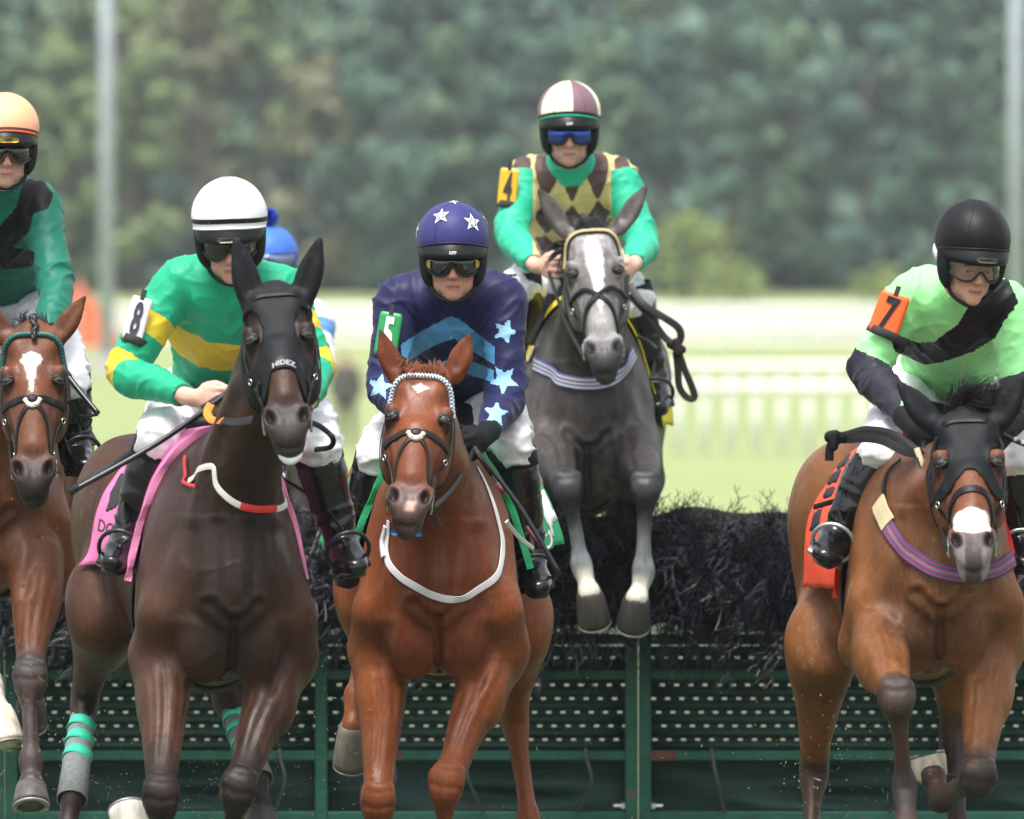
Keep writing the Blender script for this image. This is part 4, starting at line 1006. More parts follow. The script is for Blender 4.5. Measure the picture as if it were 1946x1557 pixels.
def head_sdf(f, R, fw=1.0, mouth=.0022):
    k = R.k; E = lambda c, r: ell(R(c[0] * (fw if c[1] < -.09 else 1), c[1], c[2]), np.array([r[0] * (fw if c[1] < -.09 else 1), r[1], r[2]]) * k, R.A)
    f.add(E((0, -.035, -.005), (.069, .100, .092)), .01)                       # skull
    f.add(E((0, -.105, .030), (.051, .064, .062)), .03); f.add(E((0, -.145, .052), (.031, .034, .036)), .03)       # jaw
    for s in (-1, 1):
        f.add(E((s * .041, -.100, .056), (.020, .016, .022)), .020)              # cheek bone
        f.add(E((s * .042, -.138, .018), (.015, .026, .034)), .025)
        f.sub(E((s * .042, -.128, .078), (.014, .020, .012)), .020)               # jaw corner
        f.sub(E((s * .032, -.078, .100), (.020, .014, .020)), .016)              # eye socket
        f.add(E((s * .032, -.080, .070), (.0165, .012, .016)), .005)             # lids
        f.add(E((s * .013, -.110, .099), (.0085, .0075, .010)), .006)            # nostril wing
        f.sub(E((s * .022, -.126, .098), (.006, .018, .010)), .014)              # crease
    f.add(econe(R(-.030, -.063, .084), R(.030, -.063, .084), .011 * k, .011 * k), .014)   # brow
    f.add(econe(R(0, -.070, .088), R(0, -.105, .108), .0085 * k, .0115 * k), .009)          # nose
    f.add(E((0, -.1345, .086), (.024, .0045, .009)), .006); f.add(E((0, -.1435, .085), (.019, .005, .009)), .006)   # lips
    f.sub(econe(R(-.021, -.1388, .102), R(.021, -.1388, .102), mouth * k, mouth * k), .004)
    f.add(E((0, -.168, .074), (.022, .016, .018)), .014)                       # chin

def rider(sp, h):
    D = sp['D']; J = lambda n: P(sp[n][0], sp[n][1], D + sp[n][2]); k = 1.0
    R = RF(J('hc'), sp.get('yaw', 0), sp.get('pitch', 8), sp.get('roll', 0), sp.get('hk', 1.0))
    sh = [J('shL'), J('shR')]; el = [J('elL'), J('elR')]; wr = [J('wrL'), J('wrR')]; ha = [J('haL'), J('haR')]; kn = [J('knL'), J('knR')]; an = [J('anL'), J('anR')]; to = [J('toL'), J('toR')]; pe = J('pelvis')
    sv = nrm(sh[1] - sh[0]); sm = (sh[0] + sh[1]) / 2; ch = sm * .72 + pe * .28; wa = sm * .36 + pe * .64; hip = [pe - sv * .085, pe + sv * .085]
    nk = sm + (R(0, -.12, -.05) - sm) * .5
    pts = sh + el + wr + ha + kn + an + to + [pe, R(0, .12, 0)]
    lo = np.min(pts, 0) - .14; hi = np.max(pts, 0) + .14
    root = empty('person', (float(pe[0]), float(pe[1]), 0), sp['label'], 'person', 'jockeys riding in the race')
    g = sp.get('glove'); pal = lambda i: (nrm(ha[i] - wr[i]), V3(0, 0, -1) + nrm(ha[i] - wr[i]) * .0, (sm - ha[i]) * V3(1, 0, 0) + V3(0, .02, 0))
    # ---- body
    f = Field(lo, hi, .0048 if not sp.get('far') else .008); head_sdf(f, R, sp.get('fw', 1.0), sp.get('mouth', .0022))
    f.loft([R(0, -.10, -.015), nk, sm + V3(0, 0, .0)], [.056, .054, .06], k=.03)
    f.loft([pe, wa, ch, sm], [(.09, .07), (.085, .07), (.10, .075), (.10, .055)], sv, k=.02)
    for i in (0, 1):
        f.loft([sm + (sh[i] - sm) * .4, sh[i], el[i], wr[i], wr[i] + (ha[i] - wr[i]) * .7], [.045, .042, .034, .0265, .027], k=.02, sub=3)
        f.loft([hip[i], kn[i], an[i]], [.06, .042, .026], k=.02, sub=1); f.add(econe(an[i], an[i] + (to[i] - an[i]) * .4 + nrm(an[i] - kn[i]) * .04, .018, .012), .01)
        d, lat, inw = pal(i); fist(f, ha[i], d, lat, inw)
    V, F = f.mesh(1, lambda q: np.where((np.linalg.norm(q - R(0, -.05, 0), axis=1) < .20) | (np.linalg.norm(q - ha[0], axis=1) < .11) | (np.linalg.norm(q - ha[1], axis=1) < .11), 1, 3), True); del f
    q = (V - R.o) / R.k; x, y, z = q @ R.x, q @ R.y, q @ R.z
    n2 = vnoise(V, 40, 4); skin = np.array(lin(sp.get('skin', 'd3a08c'))); c = np.tile(skin, (len(V), 1)); hm = (np.abs(x) < .1) & (y > -.2) & (y < .12) & (z > -.12)
    c = mixc(c, 'b5604f', hm * (1 - sstep(.005, .009, np.abs(y + .139))) * (1 - sstep(.017, .024, np.abs(x))) * (z > .07) * .55)
    c = mixc(c, '5c2f28', hm * (1 - sstep(.0012, .0030 + sp.get('mouth', .0022) - .0022, np.abs(y + .1388))) * (1 - sstep(.017, .022, np.abs(x))) * (z > .07) * .7)
    c = mixc(c, 'b96a58', hm * (1 - sstep(.012, .03, np.sqrt(x ** 2 + (y + .107) ** 2))) * (z > .08) * .35)
    c = mixc(c, 'bd7663', hm * (1 - sstep(.012, .03, np.sqrt((np.abs(x) - .045) ** 2 + (y + .11) ** 2))) * .35)
    c = mixc(c, '8f6a58', hm * sstep(-.13, -.155, y) * (z > .0) * sp.get('stubble', .35))
    c = mixc(c, '4a3526', hm * (1 - sstep(.003, .006, np.abs(y + .062 - .004 * np.cos(x * 40)))) * sstep(.010, .014, np.abs(x)) * (1 - sstep(.042, .05, np.abs(x))) * (z > .05) * .85)
    c = c * (1 + .06 * n2[:, None])
    body = mk('body', V, F, mat('skin', attr=True, rough=.5, spec=.35, var=.10, vscale=90, bump=.25, bscale=160), root, col=np.clip(c, 0, 1))
    if sp.get('eyes'):
        for s in (-1, 1):
            for nm, r, off, m in (('eye', .0125, .0, mat('eye_white', (.7, .68, .66), .15)), ('iris', .006, .0085, mat('eye_iris', (.03, .02, .012), .1))):
                cc = R(s * .032, -.080, .0745 + off); VV = [cc + r * (R.x * sin(a) * cos(b) + R.y * .62 * sin(a) * sin(b) + R.z * cos(a)) for a in np.linspace(0, pi, 8) for b in np.linspace(0, 2 * pi, 12, endpoint=False)]
                mk(nm, VV, [(i * 12 + j, i * 12 + (j + 1) % 12, i * 12 + 12 + (j + 1) % 12, i * 12 + 12 + j) for i in range(7) for j in range(12)], m, root)
    # ---- jersey
    f = Field(lo, hi, .0060 if not sp.get('far') else .009)
    b0 = pe * .86 + wa * .14
    f.loft([b0, wa, ch, sm + (ch - sm) * .25, sm], [(.135, .105), (.138, .108), (.172, .122), (.170, .110), (.115, .075)], sv, k=.02)
    f.add(econe(sm, nk, .075, .064), .04)
    for i in (0, 1):
        f.loft([sm + (sh[i] - sm) * .45, sh[i] - V3(0, 0, .004), sh[i] * .6 + el[i] * .4, el[i], el[i] * .5 + wr[i] * .5, el[i] * .08 + wr[i] * .92], [.080, .074, .062, .056, .049, .036], k=.035, sub=4)
        f.sub(econe(wr[i], wr[i] + (wr[i] - el[i]) * .3, .03, .03), .004)
    f.sub(econe(nk + (nk - sm) * .5, nk + (nk - sm) * 2.2, .056, .07), .006)
    V, F = f.mesh(2, lambda q: np.where(q[:, 1] > sm[1] + .10, 2, 1)); del f
    # loose silk: folds across the sleeves, drag lines from armpit and elbow
    N = normals(V, F); disp = np.zeros(len(V)); armm = np.zeros(len(V))
    for i in (0, 1):
        for a, b in ((sh[i], el[i]), (el[i], wr[i])):
            dd, t = seg_dist(V, a, b); m = (1 - sstep(.075, .10, dd)); armm = np.maximum(armm, m); e = nrm(b - a)
            al = (V - a) @ e + ((V - a) @ np.cross(e, V3(0, 1, 0))) * (.8 if i else -.8) + vnoise(V, 7, 31 + i) * .03; W = np.stack([al * 21, (V @ np.cross(e, V3(0, 1, 0))) * 9, V[:, 1] * 6], 1)
            r = 1 - np.abs(vnoise(W, 1.0, 7 + i)); disp += m * (r ** 3 - .28) * .0085 * (.45 + .9 * np.exp(-((V - el[i]) ** 2).sum(1) / .012) + .7 * np.exp(-((V - sh[i]) ** 2).sum(1) / .012))
    e = nrm(sm - pe); W = np.stack([(V @ sv) * 9 + (V @ e) * 6, (V @ e) * 16 - np.abs((V - sm) @ sv) * 20, V[:, 1] * 5], 1); r = 1 - np.abs(vnoise(W, 1.0, 3))
    W2 = V + np.stack([vnoise(V, 7, 21), vnoise(V, 7, 22), vnoise(V, 7, 23)], 1) * .05; rr = 1 - np.abs(vnoise(W2 * np.array([1, .6, 1.5]), 15, 24)); rq = 1 - np.abs(vnoise(W2 * np.array([1.5, .6, 1]), 26, 25))
    disp += (1 - armm) * (r ** 3 - .3) * .012 + (rr ** 4 - .18) * .0040 + (rq ** 5 - .15) * .0014; V = V + N * disp[:, None]
    nd, nt_ = seg_dist(V, sm, nk); 
    ctx = dict(sh=sh, el=el, wr=wr, sm=sm, pe=pe, sv=sv, R=R, nk=nk)
    mats = [silk(cn) for cn in sp['silk']]; midx = np.zeros(len(F), int)
    def arm_t(V, i):
        d1, t1 = seg_dist(V, sh[i], el[i]); d2, t2 = seg_dist(V, el[i], wr[i]); d0, t0 = seg_dist(V, sm, sm * .5 + pe * .5)
        q = np.where(d1 - .05 < d2 - .04, t1, 1 + t2); return q, np.minimum(d1, d2)
    ctx['arm_t'] = arm_t
    for fn, mi in sp['pattern'](ctx):
        V, msk = snap(V, F, fn); midx[msk] = mi
    N = normals(V, F)
    jv = bvh_of(V, F); jersey = mk('jersey', V, F, mats, root, midx=midx)
    ca = sm + (nk - sm) * .62; cbn = sm + (nk - sm) * 1.15; mk('collar', *ring_band(ca, cbn, .068, .061, th=.006), silk(sp.get('collar', sp['silk'][0])), jersey)
    # ---- breeches
    f = Field(lo, hi, .0075); wt = pe * .80 + wa * .20
    f.loft([wt, pe, pe + (pe - wa) * .5], [(.130, .100), (.150, .125), (.125, .11)], sv, k=.03)
    for i in (0, 1):
        t = kn[i] + (an[i] - kn[i]) * sp.get('boot_top', .16)
        f.loft([hip[i], hip[i] * .5 + kn[i] * .5, kn[i], t, kn[i] + (an[i] - kn[i]) * (sp.get('boot_top', .16) + .10)], [.105, .088, .068, .058, .05], k=.05, sub=4)
    V, F = f.mesh(2, lambda q: np.where(q[:, 1] > kn[0][1] + .22, 2, 1)); del f; N = normals(V, F); r = 1 - np.abs(vnoise(V * np.array([1, 1, 1.9]) + vnoise(V, 8, 3)[:, None] * .05, 15, 13)); r2 = 1 - np.abs(vnoise(V * np.array([1.4, 1, 1]), 34, 14)); V = V + N * ((r ** 3 - .35) * .014 + (r2 ** 3 - .3) * .004)[:, None]
    mk('breeches', V, F, mat('breeches_' + sp.get('breech', 'white'), {'white': (.74, .74, .77), 'grey': (.62, .62, .62)}[sp.get('breech', 'white')], .75, var=.06, vscale=12, bump=.12, bscale=60), root)
    # ---- boots
    for i in (0, 1):
        top = kn[i] + (an[i] - kn[i]) * sp.get('boot_top', .16); aa = an[i]; tt = to[i]; sh_d = nrm(an[i] - top); fd = nrm(tt - aa); hl = aa + sh_d * .055 - fd * .035
        Z = [top, aa, tt, hl]; f = Field(np.min(Z, 0) - .12, np.max(Z, 0) + .12, .0070)
        f.loft([top, top * .72 + aa * .28, top * .35 + aa * .65, aa, aa + sh_d * .03], [.070, .069, .060, .049, .046], k=.01, sub=4)
        ball = aa + (tt - aa) * .62 + sh_d * .026
        f.loft([hl, aa + sh_d * .035 + fd * .03, ball, tt], [(.036, .036), (.043, .042), (.048, .037), (.034, .026)], np.cross(fd, sh_d), k=.03, sub=4)
        f.sub(econe(top - sh_d * .03, top + sh_d * .012, .062, .062), .004)
        V, F = f.mesh(2); N = normals(V, F); al = (V - aa) @ sh_d; r = 1 - np.abs(vnoise(np.stack([al * 30, V[:, 0] * 9, V[:, 1] * 9], 1), 1, 5)); V = V + N * ((r ** 3 - .25) * .008 * np.exp(-((al + .03) / .08) ** 2) + (r ** 2 - .3) * .0022)[:, None]
        bo = mk('boot', V, F, mat('boot_black', (.006, .006, .007), .16, spec=.5, var=.2, vscale=30, bump=.05, bscale=30), root)
        # knee band above the boot
        if sp.get('band', True):
            c0 = top - sh_d * .032; mk('boot_cuff', *ring_band(c0, top + sh_d * .02, .072, .072), mat('cuff_black', (.010, .011, .013), .7, var=.2, vscale=60, spec=.3), root)
        # sole
        up = nrm(np.cross(np.cross(fd, sh_d), fd)); up = up if up @ sh_d > 0 else -up
        pts = [hl + up * .026, aa + up * .05 + fd * .05, ball + up * .026, tt + up * .018 + fd * .018]; V, F = sweep_strip(catmull(pts, 5), np.array([up] * 16), np.interp(np.linspace(0, 1, 16), [0, .3, .7, 1], [.058, .052, .078, .045]), .007); mk('sole', V, F, mat('boot_sole', (.035, .04, .03), .8), bo)
    # ---- gloves
    if g:
        f = Field(np.min(wr + ha, 0) - .13, np.max(wr + ha, 0) + .13, .0050)
        for i in (0, 1):
            d, lat, inw = pal(i); fist(f, ha[i], d, lat, inw, .0028); f.add(econe(wr[i] - d * .01, ha[i] - d * .02, .036, .033), .015)
        V, F = f.mesh(1)
        for i in (0, 1):
            m = np.linalg.norm(V[F].mean(1) - ha[i], axis=1) < np.linalg.norm(V[F].mean(1) - ha[1 - i], axis=1); u, inv = np.unique(F[m], return_inverse=True)
            mk('glove', V[u], inv.reshape(-1, 4), mat('glove_black', (.007, .007, .008), .8, var=.3, vscale=60, spec=.25), root)
    helmet(root, R, sp)
    if 'bib' in sp: bib(root, sp, jv, D)
    return dict(root=root, R=R, jv=jv, sp=sp, J=J, jersey=jersey, wr=wr, ha=ha, an=an, to=to, kn=kn)

def ring_band(a, b, ra, rb, n=28, th=.003):
    e = nrm(b - a); u = nrm(np.cross(e, V3(.2, 1, .1))); v = np.cross(e, u); V = []
    for p, r in ((a, ra), (b, rb), (b, rb - th), (a, ra - th)):
        for q in range(n): V.append(p + r * (cos(2 * pi * q / n) * u + sin(2 * pi * q / n) * v))
    return V, [(i * n + q, i * n + (q + 1) % n, ((i + 1) % 4) * n + (q + 1) % n, ((i + 1) % 4) * n + q) for i in range(4) for q in range(n)]
SILK = {'emerald': '1fa37a', 'teal': '166a57', 'yellow': 'd9bd35', 'navy': '1f2049', 'sky': '5d9fd0', 'pale': '93c6e6', 'brown': '57423f', 'gold': 'd2c283', 'aqua': '2fb48f', 'black': '0b0b0e', 'lime': '97e898', 'slate': '24232f', 'white': 'e3e4ea', 'blue': '5b8fd0', 'cream': 'f0ead0', 'maroon': '7a6068', 'purple': '34356c', 'peach': 'f5b48c', 'orange': 'e2602f', 'capblue': '3f6fc4', 'red': 'c9382b'}
def silk(cn): return mat('silk_' + cn, lin(SILK[cn]), .50, var=.06, vscale=15, bump=.15, bscale=22, spec=.24, sheen=.05)

def helmet(root, R, sp):
    hp = sp['helmet']; n, m = 56, 22; rx, ry, rz = .109, .110, .130
    rim = lambda a: -.004 - .048 * (1 - cos(a)) ** .9 * .62
    V = []; 
    for j in range(m + 1):
        for i in range(n):
            a = 2 * pi * i / n; th = math.acos(max(-1, min(1, rim(a) / ry))) * (j / m); bul = 1 + .004 * sin(3 * a) * sin(th)
            V.append(R(rx * sin(th) * sin(a) * bul, ry * cos(th), rz * sin(th) * cos(a) * bul))
    F = [(j * n + i, j * n + (i + 1) % n, (j + 1) * n + (i + 1) % n, (j + 1) * n + i) for j in range(m) for i in range(n)]
    b = len(V)
    for i in range(n):   # inner edge
        a = 2 * pi * i / n; th = math.acos(rim(a) / ry); V.append(R(.09 * sin(th) * sin(a), ry * cos(th) + .004, .11 * sin(th) * cos(a)))
    F += [(m * n + i, m * n + (i + 1) % n, b + (i + 1) % n, b + i) for i in range(n)]
    mi = []
    for f_ in F:
        j, i = divmod(f_[0], n); a = 360 * (i + .5) / n; mi.append(hp['mi'](a if a < 180 else a - 360, j / m))
    hel = mk('helmet', V, F, [silk(c) for c in hp['cols']], root, midx=mi)
    for k_ in range(6):
        a = 2 * pi * (k_ + .5) / 6; thm = math.acos(rim(a) / ry); MB().tube([R(rx * 1.002 * sin(thm * t) * sin(a), ry * 1.002 * cos(thm * t), rz * 1.002 * sin(thm * t) * cos(a)) for t in np.linspace(.02, .98, 12)], .0011, 5).build('seam', silk(hp['cols'][0] if len(hp['cols']) == 1 else 'brown'), hel, True)
    def band(y0, y1, col_, nm='hat_band', out=1.012):
        VV = []
        for y in (y0, y1):
            for i in range(n + 1):
                a = 2 * pi * i / n; yy = rim(a) + y; th = math.acos(max(-1, min(1, yy / ry))); VV.append(R(rx * out * sin(th) * sin(a), yy, rz * out * sin(th) * cos(a)))
        mk(nm, VV, [(i, i + 1, n + 2 + i, n + 1 + i) for i in range(n)], silk(col_), hel)
    for bnd in hp.get('bands', []): band(*bnd)
    # peak
    VV = []; na = 24
    for lay in (0, -.006):
        for i in range(na + 1):
            a = radians(-74 + 148 * i / na); c = max(0, cos(a * 1.18)) ** .6; y0 = rim(a) + .003
            th = math.acos(max(-1, min(1, y0 / ry)))
            for t in (0, .35, .7, 1):
                VV.append(R(rx * sin(th) * sin(a) * (1 - .03 * t), y0 - .046 * t * (.35 + .65 * c) + lay * .4, rz * sin(th) * cos(a) + .022 * sin(t * pi / 2) * c + lay))
    L = (na + 1) * 4; FF = []
    for i in range(na):
        for t in range(3):
            q = i * 4 + t; FF += [(q, q + 1, q + 5, q + 4), (L + q, L + q + 4, L + q + 5, L + q + 1)]
        FF += [(i * 4 + 3, L + i * 4 + 3, L + i * 4 + 7, i * 4 + 7)]
    mk('peak', VV, FF, mat('peak_black', (.007, .007, .008), .35, spec=.35), hel)
    mb = MB(); mb.tube([R(rx * sin(math.acos(rim(radians(a)) / ry)) * sin(radians(a)) * 1.0, rim(radians(a)) + .002, rz * sin(math.acos(rim(radians(a)) / ry)) * cos(radians(a)) + .004) for a in range(-80, 81, 8)], .0035, 8)
    mb.build('piping', silk(hp.get('pipe', 'black')), hel, True)
    if hp.get('badge'):
        tv, tf = text_geo(hp['badge'], .013, .0006, .0006); y = -.030
        bc = hp.get('badgec', 'plate')
        if bc == 'plate' or bc == 'gold':
            m_ = mat('badge_' + bc, lin('a9a79b' if bc == 'plate' else 'b9a03a'), .3, metal=.5); VV = []
            for k_ in range(24):
                a = 2 * pi * k_ / 24; VV.append(R(.032 * np.sign(cos(a)) * abs(cos(a)) ** .4, y + .008 * np.sign(sin(a)) * abs(sin(a)) ** .6, .1545 - .55 * (0.032 * cos(a)) ** 2 * 8))
            mk('badge', VV, [tuple(range(24))], m_, hel, False)
        mk('lettering', [R(v[0], y + v[1] - .0005, .1556 + v[2]) for v in tv], tf, mat('badge_ink', (.03, .03, .03), .5) if bc in ('plate', 'gold') else mat('badge_white', (.8, .8, .8), .5), hel, False)
    blk = mat('harness_black', (.008, .008, .009), .6, var=.2, vscale=40, spec=.3)
    for s in (-1, 1):
        f = Field(np.min([R(s * .08, -.02, -.02), R(s * .06, -.17, .06)], 0) - .06, np.max([R(s * .08, -.02, -.02), R(s * .06, -.17, .06)], 0) + .06, .006)
        f.loft([R(s * .086, -.03, .012), R(s * .084, -.075, .020), R(s * .078, -.115, .026), R(s * .068, -.140, .030)], [(.018, .036), (.019, .034), (.017, .028), (.010, .016)], R.x, k=.01)
        Vp, Fp = f.mesh(2); mk('ear_pad', Vp, Fp, blk, hel)
    mb = MB(); mb.tube(catmull([R(-.074, -.12, .03), R(-.058, -.158, .045), R(-.030, -.178, .066), R(0, -.186, .074), R(.030, -.178, .066), R(.058, -.158, .045), R(.074, -.12, .03)], 5), .006, 8, flat=.5)
    mb.build('chin_strap', blk, hel, True)
    # goggles
    gp = sp.get('goggle', dict()); VV = []; na = 32
    for i in range(na + 1):
        t = -1 + 2 * i / na; a = t * radians(72); top = -.048 - .010 * t * t; bot = -.104 + .030 * math.exp(-(t / .17) ** 2) + .018 * t ** 4 - .004 * math.exp(-((abs(t) - .45) / .2) ** 2)
        dy = gp.get('dy', 0)
        for q in range(6): y = top + (bot - top) * q / 5; go_ = gp.get('out', 1.0); VV.append(R(.083 * sin(a) * go_, y + dy, (.012 + .102 * cos(a) + .006 * sin(pi * q / 5)) * go_))
    FF = np.array([(i * 6 + q, i * 6 + q + 1, i * 6 + q + 7, i * 6 + q + 6) for i in range(na) for q in range(5)])
    V2, F2 = shell(np.array(VV), FF[:, ::-1], 0, .002)
    lens = {'dark': mat('lens_dark', (.01, .01, .012), .06, spec=.7, coat=.3), 'blue': mat('lens_blue', (.05, .10, .42), .08, metal=.75), 'clear': mat('lens_clear', (.9, .92, .95), .03, trans=1.0, spec=.5), 'smoke': mat('lens_smoke', (.25, .3, .5), .1, metal=.5)}[gp.get('lens', 'dark')]
    go = mk('goggles', V2, F2, lens, root)
    per = [VV[i * 6] for i in range(na + 1)] + [VV[na * 6 + q] for q in range(1, 5)] + [VV[i * 6 + 5] for i in range(na, -1, -1)] + [VV[q] for q in range(4, 0, -1)]
    per.append(per[0]); MB().tube(per, .0036, 6, cap=False).build('frame', mat('goggle_frame_' + gp.get('frame', 'black'), lin({'black': '111113', 'brown': '5a3a2c', 'blue': '2b3f8f'}[gp.get('frame', 'black')]), .4), go, True)
    for s in (-1, 1):
        C = catmull([R(s * .079, -.076 + gp.get('dy', 0), .043), R(s * .096, -.066 + gp.get('dy', 0), .01), R(s * .100, -.045, -.035), R(s * .080, -.035, -.075)], 5); V_, F_ = sweep_strip(C, np.array([R.x * s] * len(C)), .026, .003)
        mk('strap', V_, F_, silk(gp.get('strap', 'black')), go)
    return hel

def bib(root, sp, jv, D):
    b = sp['bib']; (cx, cy), (ux, uy), wd, ht = b['c'], b['up'], b['w'], b['h']   # px centre, px up-vector, size in metres
    hit = jv.ray_cast(Vector(P(cx, cy, D - 2)), Vector((0, 1, 0)))[0]; y0 = (hit[1] if hit else D + .45) - .020
    c = P(cx, cy, y0); up = nrm(V3(ux, b.get('tilt', 0), -uy)); rt = nrm(np.cross(up, V3(0, 1, 0))); rt = rt if rt[0] > 0 else -rt
    yaw = radians(b.get('yaw', 0)); nn = nrm(np.cross(rt, up)); nn = nn if nn[1] < 0 else -nn
    rt = rt * cos(yaw) - nn * sin(yaw); nn = nrm(np.cross(rt, up)); nn = nn if nn[1] < 0 else -nn
    pl = lambda u, v, o=0: c + rt * (u * wd / 2 * (1 - b.get('taper', 0) * v)) + up * v * ht / 2 + nn * (o + .004 * (1 - u * u))
    V = []; nu, nv = 8, 10
    for j in range(nv + 1):
        v = -1 + 2 * j / nv
        for i in range(nu + 1):
            u = -1 + 2 * i / nu; k_ = 1 - .10 * max(0, abs(v) - .82) / .18; V.append(pl(u * k_, v))
    F = np.array([(j * (nu + 1) + i, j * (nu + 1) + i + 1, (j + 1) * (nu + 1) + i + 1, (j + 1) * (nu + 1) + i) for j in range(nv) for i in range(nu)])
    V = np.array(V); 
    if normals(V, F)[:, 1].mean() > 0: F = F[:, ::-1]
    V2, F2 = shell(V, F, 0, .003); o = mk('number_card', V2, F2, mat('card_' + b['col'], lin(b['col']), .4, var=.04, vscale=20), root)
    tv, tf = text_geo(b['txt'], .095, .0006, .003); k1 = .80 * ht / (tv[:, 1].max() - tv[:, 1].min()); tv = tv - (tv.max(0) + tv.min(0)) / 2
    k2 = .46 * wd / (tv[:, 0].max() - tv[:, 0].min()); k2 = min(k2, k1)
    q = [pl(v[0] * k2 / (wd / 2), v[1] * k1 / (ht / 2), .0056 + v[2]) for v in tv]; mk('number', q, tf, mat('ink_' + b['ink'], lin(b['ink']), .5), o, False)
    # clip at the top, elastic at the bottom
    MB().box(pl(0, 1.12, .0), (.014, .008, .03), R=[rt, nn, up]).build('clip', mat('clip_black', (.03, .03, .03), .4), o)
    C = catmull([pl(-1.05, -.85, -.01), pl(-.5, -.9, .006), pl(.5, -.92, .006), pl(1.1, -.98, -.006), pl(1.6, -1.1, -.03)], 4)
    V_, F_ = sweep_strip(C, np.array([nn] * len(C)), .026, .003); mk('arm_band', V_, F_, mat('elastic', (.03, .03, .032), .8, var=.3, vscale=80), o)
def star_px(cx, cy, r, rot=0, sq=.42):
    """signed field of a five pointed star laid out on the cloth"""
    pts = [(cx + (r if k % 2 == 0 else r * sq) * sin(radians(rot + 36 * k)), cy - (r if k % 2 == 0 else r * sq) * cos(radians(rot + 36 * k))) for k in range(10)]
    return poly_px(pts)
def poly_px(pts, front=None):
    pts = np.array(pts, float)
    def f(V):
        x, y = proj(V); n = len(pts); d = np.full(len(V), 1e9); ins = np.zeros(len(V), bool)
        for i in range(n):
            a, b = pts[i], pts[(i + 1) % n]; e = b - a; t = np.clip(((x - a[0]) * e[0] + (y - a[1]) * e[1]) / (e @ e), 0, 1)
            d = np.minimum(d, np.hypot(x - a[0] - t * e[0], y - a[1] - t * e[1]))
            cr = ((a[1] > y) != (b[1] > y)) & (x < (b[0] - a[0]) * (y - a[1]) / (b[1] - a[1] + 1e-9) + a[0]); ins ^= cr
        s = np.where(ins, d, -d)
        if front is not None: s = np.minimum(s, (front - V[:, 1]) * 600)
        return s
    return f
def arm_cut(c, i, a, b):
    """sleeve stretch between a and b (0 shoulder, 1 elbow, 2 wrist)"""
    def f(V):
        t, d = c['arm_t'](V, i); x = (V - c['sm']) @ c['sv'] * (1 if i else -1)
        return np.minimum(np.minimum((t - a) * .25, (b - t) * .25), np.minimum(.095 - d, x - (.135 if a < .3 else .10)))
    return f
def torso_cut(c, lo, hi, amp=0, frq=0):
    e = nrm(c['pe'] - c['sm']); 
    def f(V):
        t = (V - c['sm']) @ e; x = (V - c['sm']) @ c['sv']; w = amp * (np.abs(((x * frq) % 1) - .5) * 2 - .5) if amp else 0
        dm = np.minimum(*[c['arm_t'](V, i)[1] for i in (0, 1)]); tt = np.maximum(*[np.where(c['arm_t'](V, i)[1] < .075, c['arm_t'](V, i)[0], 0) for i in (0, 1)])
        return np.minimum(np.minimum(t + w - lo, hi - t - w), np.minimum(.178 - np.abs(x), 9))
    return f
def solid(c): return []
RD = {}
# --- 3 navy with stars
def pat_navy(c):
    fr = 34.75; out = [(poly_px([(762, 655), (800, 630), (846, 606), (858, 602), (872, 606), (915, 640), (940, 660), (940, 694), (905, 672), (862, 644), (825, 656), (790, 678), (764, 694)], fr), 1),
                       (poly_px([(770, 712), (830, 694), (860, 676), (900, 688), (938, 704), (938, 728), (905, 716), (862, 706), (820, 722), (772, 738)], fr), 1)]
    for q in ((960, 630, 27, 22), (957, 722, 31, 40), (942, 786, 27, 8), (722, 735, 28, 10)): out.append((lambda V, s=star_px(*q): np.minimum(s(V), (fr + .1 - V[:, 1]) * 600), 2))
    return out
def mi_plain(a, t): return 0
RD['chestnut'] = dict(D=34.0, label='jockey in navy silks with light blue stars and chevrons and green number 5 card', skin='cf9a88', fw=1.06, mouth=.0045, hc=(861, 452, .30), pitch=6, silk=['navy', 'sky', 'pale'], pattern=pat_navy, breech='grey', glove=True, collar='navy',
    shL=(757, 572, .50), shR=(955, 566, .50), pelvis=(872, 770, 1.02), elL=(733, 728, .40), wrL=(768, 800, .16), haL=(788, 822, .08), elR=(963, 752, .40), wrR=(926, 822, .14), haR=(906, 842, .06),
    knL=(722, 858, .40), anL=(680, 1030, .44), toL=(656, 1098, .27), knR=(972, 842, .40), anR=(1004, 1050, .44), toR=(1024, 1118, .27),
    helmet=dict(cols=['purple'], mi=mi_plain, pipe='navy', badge='KPP', badgec='none', bands=[]), goggle=dict(lens='dark'), bib=dict(c=(738, 636), up=(.16, -1), w=.070, h=.135, col='2c9a58', ink='f2f2f2', txt='5', yaw=-12))
